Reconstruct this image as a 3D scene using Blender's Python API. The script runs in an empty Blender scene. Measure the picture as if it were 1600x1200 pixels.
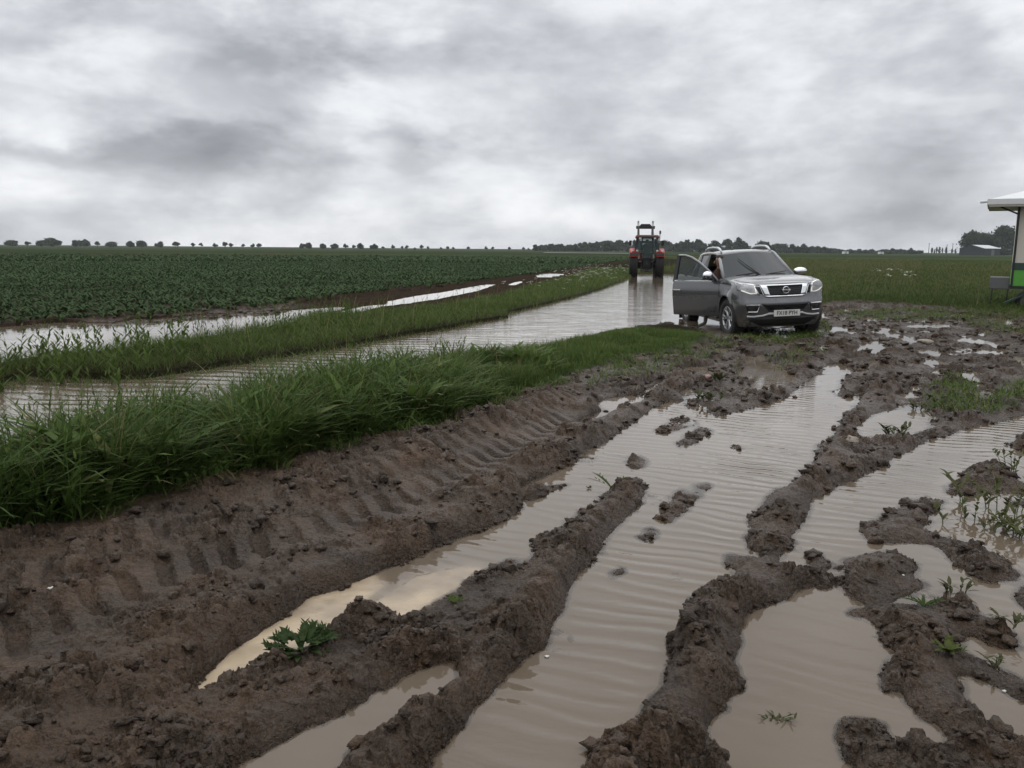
import bpy, bmesh, math, random
import numpy as np
from mathutils import Vector, Matrix, Euler
random.seed(7); rng = np.random.default_rng(7)
PI = math.pi; TAU = 2 * PI
S = bpy.context.scene
COL = S.collection
# ------------------------------------------------------------------ camera
H = 1.70; F = 1294.0
PITCH = math.atan((600 - 389.0) / F); ROLL = math.radians(0.5)
cp, sp = math.cos(PITCH), math.sin(PITCH)
R0 = np.array([1., 0, 0]); U0 = np.array([0, sp, cp]); FW = np.array([0, cp, -sp])
CR = R0 * math.cos(ROLL) + U0 * math.sin(ROLL)
CU = -R0 * math.sin(ROLL) + U0 * math.cos(ROLL)
cam_d = bpy.data.cameras.new("camera"); cam = bpy.data.objects.new("camera", cam_d); COL.objects.link(cam)
cam.matrix_world = Matrix(((CR[0], CU[0], -FW[0], 0), (CR[1], CU[1], -FW[1], 0), (CR[2], CU[2], -FW[2], H), (0, 0, 0, 1)))
cam_d.sensor_width = 36.0; cam_d.lens = 36.0 * F / 1600.0
cam_d.clip_start = 0.05; cam_d.clip_end = 20000
S.camera = cam

def project(x, y, z):
    dx, dy, dz = x, y, z - H
    w = dx * FW[0] + dy * FW[1] + dz * FW[2]
    w = np.where(w < 0.05, 0.05, w)
    px = 800 + F * (dx * CR[0] + dy * CR[1] + dz * CR[2]) / w
    py = 600 - F * (dx * CU[0] + dy * CU[1] + dz * CU[2]) / w
    return px, py
def ground_at(px, py, z=0.0):
    d = FW + CR * (px - 800) / F + CU * (600 - py) / F
    t = (z - H) / d[2]
    return np.array([d[0] * t, d[1] * t, z])
def at_depth(px, Y, z=0.0):
    """point at forward distance Y that a map reading gives for column px on the horizon"""
    return ((px - 800) / F * Y * cp, Y, z)
# ------------------------------------------------------------------ numpy noise
def _hash(ix, iy, seed):
    h = (ix.astype(np.int64) * 374761393 + iy.astype(np.int64) * 668265263 + seed * 1442695041) & 0xffffffff
    h = ((h ^ (h >> 13)) * 1274126177) & 0xffffffff
    return (h ^ (h >> 16)) & 0xffffffff
def perlin(x, y, seed=0):
    ix = np.floor(x); iy = np.floor(y); fx = x - ix; fy = y - iy
    u = fx * fx * fx * (fx * (fx * 6 - 15) + 10); v = fy * fy * fy * (fy * (fy * 6 - 15) + 10)
    def g(ox, oy):
        a = _hash(ix + ox, iy + oy, seed) * (2 * PI / 4294967296.0)
        return np.cos(a) * (fx - ox) + np.sin(a) * (fy - oy)
    a = g(0, 0); b = g(1, 0); c = g(0, 1); d = g(1, 1)
    return ((a + (b - a) * u) * (1 - v) + (c + (d - c) * u) * v) * 1.4
def fbm(x, y, octv=4, seed=0, gain=0.5, ridged=False):
    s = 0; a = 1.0; t = 0
    for o in range(octv):
        n = perlin(x * 2 ** o + 17.3 * o, y * 2 ** o - 9.1 * o, seed + o)
        if ridged: n = 1 - 2 * np.abs(n)
        s = s + a * n; t += a; a *= gain
    return s / t
def worley(x, y, seed=0):
    """distances to the nearest and next random cell point, and a random number per cell"""
    ix = np.floor(x); iy = np.floor(y)
    f1 = np.full(x.shape, 9.0); f2 = np.full(x.shape, 9.0); cid = np.zeros(x.shape)
    for ox in (-1, 0, 1):
        for oy in (-1, 0, 1):
            cx = ix + ox; cy = iy + oy
            h = _hash(cx, cy, seed); h1 = (h & 0xffff) / 65536.0; h2 = (h >> 16) / 65536.0
            d = np.hypot(cx + h1 - x, cy + h2 - y); m = d < f1
            f2 = np.where(m, f1, np.minimum(f2, d)); cid = np.where(m, ((h * 2654435761) & 0xffff) / 65536.0, cid); f1 = np.where(m, d, f1)
    return f1, f2, cid
def sstep(a, b, x):
    t = np.clip((x - a) / (b - a), 0, 1); return t * t * (3 - 2 * t)
# ------------------------------------------------------------------ pixel-traced outlines -> masks on the ground plane
MX0, MX1, MY0, MY1 = -700, 2300, 380, 1900
def blank(): return np.zeros((MY1 - MY0, MX1 - MX0), np.float32)
def fill(mask, poly, val=1.0):
    p = np.array(poly, float)
    x0 = max(int(p[:, 0].min()) - 1, MX0); x1 = min(int(p[:, 0].max()) + 2, MX1)
    y0 = max(int(p[:, 1].min()) - 1, MY0); y1 = min(int(p[:, 1].max()) + 2, MY1)
    if x1 <= x0 or y1 <= y0: return
    xs = np.arange(x0, x1) + 0.01
    sub = mask[y0 - MY0:y1 - MY0, x0 - MX0:x1 - MX0]
    q = np.roll(p, -1, 0)
    for k, yy in enumerate(np.arange(y0, y1) + 0.013):
        m = (p[:, 1] > yy) != (q[:, 1] > yy)
        if not m.any(): continue
        xc = p[m, 0] + (yy - p[m, 1]) * (q[m, 0] - p[m, 0]) / (q[m, 1] - p[m, 1])
        ins = (np.searchsorted(np.sort(xc), xs) % 2) == 1
        sub[k, ins] = val
def look(mask, px, py):
    ix = np.floor(px).astype(int) - MX0; iy = np.floor(py).astype(int) - MY0
    ok = (ix >= 0) & (iy >= 0) & (ix < mask.shape[1]) & (iy < mask.shape[0])
    return np.where(ok, mask[np.clip(iy, 0, mask.shape[0] - 1), np.clip(ix, 0, mask.shape[1] - 1)], 0)
def blur2(a, n0, n1, passes=3):
    def b1(a, n, ax):
        if n < 1: return a
        a = np.moveaxis(a, ax, 0)
        p = np.concatenate([np.repeat(a[:1], n + 1, 0), a, np.repeat(a[-1:], n, 0)], 0)
        c = np.cumsum(p, 0, dtype=np.float64)
        r = (c[2 * n + 1:] - c[:-2 * n - 1]) / (2 * n + 1)
        return np.moveaxis(r, 0, ax)
    for _ in range(passes):
        a = b1(a, n0, 0); a = b1(a, n1, 1)
    return a
# ------------------------------------------------------------------ tagging and mesh building
def tag(o, label=None, cat=None, group=None, kind=None):
    if label: o['label'] = label
    if cat: o['category'] = cat
    if group: o['group'] = group
    if kind: o['kind'] = kind
    return o
def empty(name, loc=(0, 0, 0), rz=0.0):
    o = bpy.data.objects.new(name, None); COL.objects.link(o)
    o.location = loc; o.rotation_euler = (0, 0, rz); o.empty_display_size = 0.2
    return o
def np_mesh(name, verts, faces, mat=None, parent=None, smooth=False, attrs=None):
    """verts (N,3) float, faces (M,k) int with k constant"""
    me = bpy.data.meshes.new(name)
    V = np.ascontiguousarray(verts, np.float32); Fc = np.ascontiguousarray(faces, np.int32)
    k = Fc.shape[1]
    me.vertices.add(len(V)); me.vertices.foreach_set("co", V.ravel())
    me.loops.add(Fc.size); me.loops.foreach_set("vertex_index", Fc.ravel())
    me.polygons.add(len(Fc))
    me.polygons.foreach_set("loop_start", np.arange(0, Fc.size, k, dtype=np.int32))
    me.polygons.foreach_set("loop_total", np.full(len(Fc), k, np.int32))
    if smooth: me.polygons.foreach_set("use_smooth", np.ones(len(Fc), bool))
    for an, av in (attrs or {}).items():
        av = np.asarray(av, np.float32)
        if av.ndim == 1:
            a = me.attributes.new(an, 'FLOAT', 'POINT'); a.data.foreach_set("value", av)
        else:
            a = me.attributes.new(an, 'FLOAT_VECTOR', 'POINT'); a.data.foreach_set("vector", np.ascontiguousarray(av).ravel())
    me.update(calc_edges=True)
    if mat: me.materials.append(mat)
    o = bpy.data.objects.new(name, me); COL.objects.link(o)
    if parent: o.parent = parent
    return o
class MB:
    def __init__(s): s.v = []; s.f = []
    def add(s, vs, fs):
        b = len(s.v); s.v += [tuple(v) for v in vs]; s.f += [tuple(b + i for i in f) for f in fs]; return s
    def box(s, c, d, rot=None, taper=None):
        hx, hy, hz = d[0] / 2, d[1] / 2, d[2] / 2
        vs = [Vector((x, y, z)) for z in (-hz, hz) for y in (-hy, hy) for x in (-hx, hx)]
        if taper:
            for v in vs:
                if v.z > 0: v.x *= taper[0]; v.y *= taper[1]
        if rot: 
            m = Euler(rot).to_matrix(); vs = [m @ v for v in vs]
        vs = [v + Vector(c) for v in vs]
        return s.add(vs, [(0, 2, 3, 1), (4, 5, 7, 6), (0, 1, 5, 4), (2, 6, 7, 3), (0, 4, 6, 2), (1, 3, 7, 5)])
    def tube(s, pts, r, n=8, caps=True, sx=1.0, closed=False):
        pts = [Vector(p) for p in pts]; m = len(pts)
        rr = r if isinstance(r, (list, tuple)) else [r] * m
        vs = []; up = None
        for i, p in enumerate(pts):
            if closed: t = pts[(i + 1) % m] - pts[i - 1]
            else: t = pts[min(i + 1, m - 1)] - pts[max(i - 1, 0)]
            t.normalize()
            if up is None:
                up = Vector((0, 0, 1)) if abs(t.z) < 0.9 else Vector((0, 1, 0))
            a = t.cross(up); a.normalize(); b = a.cross(t); b.normalize(); up = b
            for k in range(n):
                an = 2 * PI * (k + 0.5) / n
                vs.append(p + a * math.cos(an) * rr[i] * sx + b * math.sin(an) * rr[i])
        fs = []
        for i in range(m if closed else m - 1):
            j = (i + 1) % m
            for k in range(n):
                fs.append((i * n + k, i * n + (k + 1) % n, j * n + (k + 1) % n, j * n + k))
        if caps and not closed:
            fs.append(tuple(reversed(range(n)))); fs.append(tuple((m - 1) * n + k for k in range(n)))
        return s.add(vs, fs)
    def grid(s, P, close_u=False, close_v=False):
        nu, nv = len(P), len(P[0])
        vs = [p for row in P for p in row]; fs = []
        for i in range(nu if close_u else nu - 1):
            for j in range(nv if close_v else nv - 1):
                a = i * nv + j; b = ((i + 1) % nu) * nv + j; c = ((i + 1) % nu) * nv + (j + 1) % nv; d = i * nv + (j + 1) % nv
                fs.append((a, b, c, d))
        return s.add(vs, fs)
    def prism(s, poly, vec):
        """poly: list of 3-D points (planar, any winding), extruded by vec"""
        n = len(poly); P = [Vector(p) for p in poly]; Q = [p + Vector(vec) for p in P]
        fs = [tuple(reversed(range(n))), tuple(range(n, 2 * n))]
        fs += [(i, (i + 1) % n, n + (i + 1) % n, n + i) for i in range(n)]
        return s.add(P + Q, fs)
    def lathe(s, prof, n=24, axis='x', c=(0, 0, 0)):
        """prof: list of (r, t) swept round an axis through c; closed profile if first == last"""
        P = []
        for k in range(n):
            a = 2 * PI * k / n; row = []
            for r, t in prof:
                u, w = r * math.cos(a), r * math.sin(a)
                p = (t, u, w) if axis == 'x' else ((u, t, w) if axis == 'y' else (u, w, t))
                row.append((p[0] + c[0], p[1] + c[1], p[2] + c[2]))
            P.append(row)
        return s.grid(P, close_u=True)
    def build(s, name, mat, parent=None, smooth=False, bevel=0.0, seg=2, auto=None, sub=0):
        me = bpy.data.meshes.new(name); me.from_pydata(s.v, [], s.f); me.validate()
        bm = bmesh.new(); bm.from_mesh(me)
        bmesh.ops.remove_doubles(bm, verts=bm.verts, dist=1e-5)
        bmesh.ops.recalc_face_normals(bm, faces=bm.faces)
        if bevel > 0:
            es = [e for e in bm.edges if len(e.link_faces) == 2 and e.calc_face_angle(0) > 0.5]
            bmesh.ops.bevel(bm, geom=es, offset=bevel, segments=seg, affect='EDGES', profile=0.5, clamp_overlap=True)
        if auto is not None:
            for e in bm.edges:
                e.smooth = not (len(e.link_faces) == 2 and e.calc_face_angle(0) > auto)
            smooth = True
        bm.to_mesh(me); bm.free()
        if smooth: me.polygons.foreach_set("use_smooth", np.ones(len(me.polygons), bool))
        if mat: me.materials.append(mat)
        o = bpy.data.objects.new(name, me); COL.objects.link(o)
        if parent: o.parent = parent
        if sub:
            md = o.modifiers.new("sub", 'SUBSURF'); md.levels = md.render_levels = sub
        return o
def bake(o):
    """apply every modifier without bpy.ops"""
    dg = bpy.context.evaluated_depsgraph_get(); dg.update()
    me = bpy.data.meshes.new_from_object(o.evaluated_get(dg))
    o.modifiers.clear(); o.data = me; return o
def cut(o, cutters):
    for c in cutters:
        md = o.modifiers.new("cut", 'BOOLEAN'); md.operation = 'DIFFERENCE'; md.solver = 'EXACT'; md.object = c
    bake(o)
    for c in cutters: bpy.data.objects.remove(c)
    return o
def copy_tree(o, parent=None):
    c = o.copy(); COL.objects.link(c)
    if parent: c.parent = parent
    for ch in list(o.children): copy_tree(ch, c)
    return c
# ------------------------------------------------------------------ material helpers
def new_mat(name):
    m = bpy.data.materials.new(name); m.use_nodes = True
    nt = m.node_tree; b = nt.nodes["Principled BSDF"]
    return m, nt, b
def N(nt, t, **kw):
    n = nt.nodes.new(t)
    for k, v in kw.items():
        if k.startswith('i_'):
            key = k[2:]; key = int(key) if key.isdigit() else key
            n.inputs[key].default_value = v
        else: setattr(n, k, v)
    return n
def L(nt, a, b): nt.links.new(a, b)
def math_n(nt, op, a, b=None, c=None, clamp=False):
    n = nt.nodes.new('ShaderNodeMath'); n.operation = op; n.use_clamp = clamp
    for i, v in enumerate((a, b, c)):
        if v is None: continue
        if isinstance(v, (int, float)): n.inputs[i].default_value = v
        else: nt.links.new(v, n.inputs[i])
    return n.outputs[0]
def mixc(nt, fac, a, b):
    n = nt.nodes.new('ShaderNodeMix'); n.data_type = 'RGBA'
    for i, v in ((0, fac), (6, a), (7, b)):
        if isinstance(v, (int, float)): n.inputs[i].default_value = v
        elif isinstance(v, tuple): n.inputs[i].default_value = (*v, 1) if len(v) == 3 else v
        else: nt.links.new(v, n.inputs[i])
    return n.outputs[2]
def simple(name, col, rough=0.5, metal=0.0, var=0.12, scale=8.0, bump=0.0, bscale=40.0, coat=0.0, spec=0.5, dirt=0.0):
    """a plain material whose colour and gloss still vary a little over the surface"""
    m, nt, b = new_mat(name)
    tc = N(nt, 'ShaderNodeTexCoord'); no = N(nt, 'ShaderNodeTexNoise', i_Scale=scale, i_Detail=5.0)
    L(nt, tc.outputs['Object'], no.inputs['Vector'])
    a = tuple(c * (1 - var) for c in col); c2 = tuple(min(1, c * (1 + var)) for c in col)
    co = mixc(nt, no.outputs['Fac'], a, c2)
    if dirt > 0:
        n2 = N(nt, 'ShaderNodeTexNoise', i_Scale=3.0, i_Detail=8.0, i_Roughness=0.7); L(nt, tc.outputs['Object'], n2.inputs['Vector'])
        f = math_n(nt, 'MULTIPLY', math_n(nt, 'SUBTRACT', n2.outputs['Fac'], 0.5, clamp=True), 4 * dirt, clamp=True)
        co = mixc(nt, f, co, (0.085, 0.065, 0.05))
    L(nt, co, b.inputs['Base Color'])
    r = math_n(nt, 'ADD', math_n(nt, 'MULTIPLY', no.outputs['Fac'], 0.15), rough - 0.07, clamp=True)
    L(nt, r, b.inputs['Roughness'])
    b.inputs['Metallic'].default_value = metal
    b.inputs['Specular IOR Level'].default_value = spec
    b.inputs['Coat Weight'].default_value = coat; b.inputs['Coat Roughness'].default_value = 0.06
    if bump > 0:
        nb = N(nt, 'ShaderNodeTexNoise', i_Scale=bscale, i_Detail=4.0); L(nt, tc.outputs['Object'], nb.inputs['Vector'])
        bp = N(nt, 'ShaderNodeBump', i_Strength=1.0, i_Distance=bump); L(nt, nb.outputs['Fac'], bp.inputs['Height']); L(nt, bp.outputs[0], b.inputs['Normal'])
    return m
# ================================================================== GROUND: outlines traced on the ground plane
P1 = [(279,1110),(293,1083),(317,1061),(345,1032),(374,1007),(405,990),(441,969),(454,953),(489,931),(527,921),(584,896),(622,879),(669,861),(682,852),(713,842),(742,834),(764,820),(800,806),(815,795),(822,783),(810,765),(822,755),(863,736),(892,724),(908,708),(927,698),(952,689),(974,667),(996,654),(1022,635),(1041,627),(1060,626),(1085,611),(1101,610),(1094,619),(1075,629),(1072,637),(1101,641),(1117,653),(1130,668),(1050,720),(1015,735),(999,741),(984,749),(971,762),(942,771),(927,792),(901,797),(904,806),(879,822),(841,841),(825,849),(837,861),(824,877),(796,872),(764,888),(732,896),(717,905),(698,924),(679,934),(653,956),(653,975),(641,966),(622,975),(618,962),(596,947),(577,948),(561,959),(542,975),(508,997),(480,1010),(435,1027),(380,1054),(348,1070),(320,1083)]
P2 = [(330,1230),(364,1200),(400,1179),(463,1146),(527,1119),(590,1083),(637,1057),(663,1042),(717,1026),(720,1042),(707,1064),(691,1083),(672,1097),(634,1111),(618,1124),(596,1143),(558,1156),(549,1178),(530,1200),(500,1240)]
P3 = [(620,1250),(669,1197),(685,1171),(726,1133),(739,1105),(755,1095),(780,1070),(802,1045),(850,1010),(853,988),(872,962),(881,943),(894,912),(901,905),(927,874),(942,845),(968,820),(971,816),(996,793),(1009,778),(1009,762),(999,741),(1015,725),(1060,700),(1117,653),(1132,648),(1180,635),(1208,626),(1241,613),(1270,588),(1281,581),(1295,569),(1330,567),(1333,578),(1317,594),(1301,613),(1311,624),(1336,616),(1352,603),(1368,589),(1374,588),(1373,603),(1352,607),(1339,629),(1320,654),(1304,670),(1292,689),(1276,698),(1270,717),(1260,733),(1247,759),(1225,762),(1205,765),(1200,775),(1180,800),(1176,812),(1164,837),(1170,860),(1215,868),(1221,880),(1200,890),(1183,880),(1164,867),(1142,861),(1128,867),(1129,886),(1151,890),(1145,899),(1136,909),(1112,915),(1094,921),(1077,934),(1075,947),(1091,969),(1075,981),(1056,985),(1047,997),(1050,1023),(1044,1042),(1028,1070),(1003,1105),(990,1133),(971,1137),(955,1140),(939,1162),(927,1175),(920,1197),(895,1250)]
P4 = [(1750,610),(1600,648),(1574,657),(1542,664),(1513,667),(1488,678),(1453,687),(1422,702),(1396,717),(1365,733),(1327,751),(1301,759),(1295,774),(1263,781),(1265,797),(1247,822),(1238,838),(1221,856),(1219,880),(1225,899),(1257,894),(1279,902),(1298,899),(1301,909),(1295,928),(1291,928),(1269,912),(1250,915),(1237,931),(1212,942),(1177,947),(1158,962),(1161,981),(1148,994),(1155,1004),(1153,1038),(1164,1067),(1158,1083),(1142,1080),(1136,1064),(1142,1092),(1142,1111),(1126,1119),(1113,1118),(1107,1137),(1113,1162),(1126,1178),(1131,1200),(1140,1260),(1750,1260)]
WATER = [P1, P2, P3, P4,
 [(1333,670),(1352,656),(1377,645),(1403,635),(1428,630),(1444,632),(1460,651),(1479,654),(1453,660),(1447,673),(1418,683),(1390,686),(1358,683),(1336,681)],
 [(1330,708),(1345,705),(1352,712),(1345,716)],
 [(1406,600),(1428,589),(1453,584),(1466,575),(1501,578),(1485,583),(1453,589),(1422,599)],
 [(1523,613),(1548,603),(1558,610),(1548,621),(1529,619)], [(1428,616),(1447,609),(1445,615)], [(1375,583),(1387,577),(1386,582)],
 [(1420,567),(1437,563),(1434,568)], [(1390,567),(1403,563),(1400,568)], [(1470,549),(1490,545),(1514,547),(1500,551)],
 [(1405,511),(1420,507),(1470,506),(1490,509),(1470,513),(1430,512)], [(1300,496),(1330,494),(1345,497),(1320,499)], [(1327,553),(1339,551),(1337,554)],
 [(1530,582),(1560,574),(1600,572),(1600,578),(1560,581)],
 [(889,670),(895,667),(917,653),(939,641),(955,640),(925,638),(917,635),(942,624),(974,619),(993,619),(1003,610),(1028,597),(1050,591),(1028,610),(1003,626),(984,635),(971,641),(936,657),(911,667),(892,673)],
 [(1190,507),(1230,499),(1255,502),(1240,508),(1215,512)],
 # flooded farm track
 [(1060,418),(1005,422),(992,429),(975,437),(945,449),(900,463),(860,473),(830,480),(795,489),(790,492),(796,495),(750,503),(700,513),(650,521),(600,530),(560,538),(500,548),(440,558),(380,568),(320,577),(225,591),(100,592),(47,588),(0,600),(-200,640),(-500,760),(-300,850),(-200,830),(0,765),(100,735),(200,705),(300,680),(400,655),(500,630),(600,605),(700,585),(780,568),(840,552),(900,535),(960,520),(1000,512),(1040,504),(1075,494),(1100,494),(1110,488),(1095,470),(1080,455),(1070,443),(1062,432),(1075,420)],
 # flooded edge of the crop field
 [(-500,600),(-150,522),(0,511),(90,503),(170,505),(200,500),(250,497),(330,491),(420,486),(480,482),(533,478),(545,480),(500,492),(470,502),(430,512),(350,525),(280,537),(200,547),(120,555),(0,572),(-150,600),(-500,700)],
 [(606,470),(640,463),(700,454),(760,443),(776,444),(745,455),(690,466),(640,474),(600,479)], [(530,487),(560,479),(592,474),(600,478),(570,486),(540,492)],
 [(832,431),(850,425.5),(882,423),(880,429),(850,434)], [(792,444),(818,436),(816,441),(800,447)],
]
LAND = [
 [(115,512),(200,503),(300,495.5),(440,486),(440,489),(300,499),(200,507)],
 [(819,774),(838,759),(854,762),(882,751),(901,755),(863,765),(841,774),(828,784)],
 [(1022,673),(1047,657),(1072,651),(1094,662),(1069,670),(1053,676),(1028,678)],
 [(1056,697),(1069,679),(1091,667),(1110,670),(1120,667),(1104,683),(1082,695),(1069,702)],
 [(974,730),(977,719),(996,706),(1015,713),(1006,736)],
 [(1026,809),(1041,787),(1056,762),(1072,762),(1085,774),(1079,755),(1117,752),(1110,765),(1088,784),(1063,806),(1044,820),(1028,816)],
 [(992,839),(1006,831),(1022,819),(1034,835),(1015,850),(996,847)], [(1139,698),(1150,693),(1161,695),(1158,703),(1146,704)], [(1238,733),(1250,731),(1253,738),(1242,741)],
 [(945,900),(950,893),(965,886),(985,890),(975,897),(960,906),(950,909)], [(881,1002),(888,990),(900,990),(903,1003),(893,1010)],
 [(1180,880),(1195,867),(1215,872),(1221,882),(1200,897),(1180,890)],
 [(1254,891),(1270,862),(1282,862),(1304,886),(1290,894)],
 [(1164,840),(1190,815),(1240,820),(1240,850),(1215,866),(1170,862)],
 [(1317,871),(1336,871),(1365,864),(1390,861),(1409,874),(1434,883),(1428,899),(1447,918),(1422,931),(1384,940),(1365,947),(1342,937),(1323,928),(1319,909)],
 [(1350,828),(1377,803),(1415,787),(1447,781),(1482,779),(1469,793),(1450,809),(1441,825),(1463,838),(1501,844),(1523,854),(1558,871),(1586,890),(1596,909),(1574,912),(1542,909),(1517,893),(1491,880),(1479,867),(1453,850),(1390,848),(1361,848),(1352,839)],
 [(1317,959),(1342,948),(1377,950),(1403,947),(1422,945),(1472,947),(1485,937),(1498,936),(1520,943),(1536,959),(1558,975),(1580,985),(1599,1010),(1640,1040),(1599,1018),(1574,1013),(1548,1007),(1526,997),(1504,996),(1504,1010),(1501,1023),(1529,1029),(1545,1042),(1574,1045),(1599,1061),(1700,1090),(1700,1120),(1599,1099),(1574,1083),(1542,1070),(1517,1057),(1485,1054),(1504,1073),(1513,1095),(1532,1121),(1548,1143),(1574,1152),(1599,1162),(1750,1200),(1750,1260),(1340,1260),(1327,1200),(1311,1168),(1301,1143),(1304,1121),(1336,1121),(1371,1124),(1400,1133),(1387,1146),(1403,1162),(1428,1172),(1453,1168),(1485,1171),(1475,1149),(1469,1130),(1422,1124),(1431,1111),(1409,1099),(1418,1083),(1377,1080),(1374,1054),(1390,1038),(1412,1029),(1390,1013),(1374,1000),(1373,981),(1355,969)],
 [(1469,770),(1517,730),(1542,721),(1570,724),(1589,749),(1600,760),(1750,770),(1750,790),(1600,772),(1564,771),(1517,774),(1485,774)],
 [(1577,698),(1596,683),(1620,678),(1750,680),(1750,712),(1600,708)], [(1562,784),(1600,778),(1750,786),(1750,800),(1600,795)], [(1580,925),(1600,915),(1700,920),(1700,960),(1600,955)],
 [(1041,432),(1050,424),(1056,426),(1053,440),(1047,437)],
]
WM = blank()
for p in WATER: fill(WM, p, 1.0)
for p in LAND: fill(WM, p, 0.0)
# classes of ground cover
GA = [(-600,1020),(-100,890),(0,862),(60,850),(130,838),(200,803),(300,775),(370,760),(430,745),(520,715),(600,695),(640,688),(700,667),(760,645),(800,632),(850,615),(900,592),(950,575),(1000,565),(1050,555),(1100,540),(1108,524),(1090,515),(1050,510),(1000,512),(960,520),(900,535),(840,552),(780,568),(700,585),(600,605),(500,630),(400,655),(300,680),(200,705),(100,735),(0,765),(-200,830),(-600,950)]
GB = [(-500,700),(-150,600),(0,572),(120,555),(200,547),(280,537),(350,525),(430,512),(470,502),(500,492),(545,494),(600,492),(640,488),(690,481),(740,473),(790,463),(830,450),(880,438),(920,422),(985,407),(1060,404),(1062,416),(1005,421),(992,428),(975,436),(945,448),(900,462),(860,472),(830,479),(795,488),(790,492),(796,496),(750,504),(700,514),(650,522),(600,531),(560,539),(500,549),(440,560),(380,571),(320,580),(225,596),(100,600),(47,598),(0,612),(-200,650),(-500,770)]
GC = [(1062,417),(1064,404),(1290,399),(1440,401),(1620,402),(2300,404),(2300,500),(1700,494),(1560,491),(1480,484),(1400,477),(1330,473),(1280,478),(1200,474),(1100,470),(1080,450),(1070,438),(1075,424)]
CROP = [(-700,560),(-150,519),(0,512),(120,504),(250,497),(400,483),(470,474),(600,458),(700,447),(820,430),(900,418),(985,406),(985,403),(400,400),(-700,396)]
PATCH = [[(880,612),(960,582),(1060,560),(1120,545),(1130,560),(1060,585),(960,605),(900,625)],
 [(1440,612),(1470,598),(1510,590),(1530,600),(1520,615),(1530,630),(1550,625),(1560,605),(1600,600),(1760,600),(1760,640),(1600,640),(1560,650),(1500,655),(1450,640)],
 [(1085,520),(1130,528),(1200,518),(1290,505),(1300,520),(1270,535),(1180,545),(1110,545)], [(1300,490),(1400,484),(1520,488),(1640,494),(1600,500),(1480,502),(1400,502),(1330,500)],
 [(1140,575),(1200,555),(1270,545),(1290,555),(1240,580),(1180,590)], [(1500,505),(1620,505),(1640,520),(1540,525)]]
CL = blank()
fill(CL, [(960,399),(2300,402),(2300,428),(960,428)], 3)
fill(CL, [(440,490),(470,470),(600,452),(700,442),(820,428),(900,417),(985,406),(985,412),(920,424),(880,440),(790,465),(700,482),(600,494),(545,497),(480,500)], 5)
fill(CL, CROP, 4)
fill(CL, GB, 2); fill(CL, [(x, y + (4 if x < 700 else 3 if x < 900 else 2)) for x, y in GB], 2); fill(CL, GC, 3); fill(CL, GA, 1)
PM = blank()
for i, p in enumerate(PATCH): fill(PM, p, (.45, 1.0, .6, .5, .35, .3)[i])
# ripple strength (m) and pale silt foam on the water
AMP = blank(); AMP[:] = .0004
fill(AMP, P1, .0008); fill(AMP, P2, .00012)
fill(AMP, P4, .0004)
fill(AMP, [(1200,900),(1280,860),(1400,800),(1480,760),(1600,650),(1300,680),(1180,840)], .0015)
fill(AMP, P3, .0025)
fill(AMP, [(980,900),(1240,900),(1400,560),(1280,560),(1000,720)], .0015)
fill(AMP, [(1000,735),(1250,700),(1400,560),(1280,560),(1080,610)], .0008)
fill(AMP, [(0,600),(380,560),(560,540),(700,515),(760,600),(400,680),(0,760)], .0026)
fill(AMP, [(700,515),(985,430),(1060,425),(1060,500),(900,540),(760,600)], .0024)
FOAM = blank()
fill(FOAM, [(270,1115),(300,1075),(374,1003),(441,965),(489,928),(540,915),(560,945),(500,1000),(435,1030),(348,1075)], 1.0)
fill(FOAM, [(640,960),(700,930),(760,895),(742,880),(650,900),(585,940)], .35)
fill(FOAM, [(585,950),(600,940),(690,925),(650,960),(645,975),(620,975)], .8)
fill(FOAM, [(441,969),(489,928),(584,893),(600,915),(540,960),(500,985)], .55)
# ridges of churned mud: crest outline, height, half width
RIDGES = [
 ([(560,1195),(620,1150),(690,1095),(750,1030),(800,1000),(845,940),(885,870),(930,815),(970,770),(993,750)], .17, .15, 1),
 ([(930,1230),(1020,1120),(1075,1040),(1090,975),(1110,930)], .20, .16, 0),
 ([(1190,840),(1230,775),(1260,735),(1300,690),(1340,640),(1370,608),(1420,580)], .15, .16, 0),
 ([(1110,930),(1200,920),(1260,898)], .06, .10, 0),
 ([(1250,790),(1300,750),(1370,715),(1440,680),(1500,655),(1600,630)], .10, .14, 0),
 ([(1140,640),(1200,618),(1260,585),(1295,560)], .11, .14, 0),
 ([(1310,620),(1350,595),(1380,570),(1400,545)], .12, .18, 0),
 ([(-40,1230),(60,1150),(200,1050),(330,985),(450,930),(560,885),(650,850),(740,800),(800,755),(870,715),(950,665),(1030,605),(1070,580)], .13, .20, 0),
 ([(-150,950),(100,885),(250,835),(380,805),(500,765),(600,728),(720,683),(820,643),(900,605),(1000,575)], .15, .22, 1),
 ([(-150,1120),(-50,1060),(100,1000),(250,930),(400,880),(520,840),(640,795),(740,745),(840,690),(900,660)], -.12, .17, 2),
 ([(180,1180),(330,1110),(450,1060),(560,1020),(650,990),(740,940),(800,900)], .08, .22, 0),
 ([(1380,900),(1400,880)], .05, .16, 0), ([(1420,970),(1500,960),(1560,1000)], .06, .14, 0), ([(1480,1090),(1520,1150)], .05, .15, 0),
 ([(1380,830),(1430,800),(1480,780)], .09, .14, 0), ([(1500,760),(1540,735),(1600,740)], .10, .2, 0),
]
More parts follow.
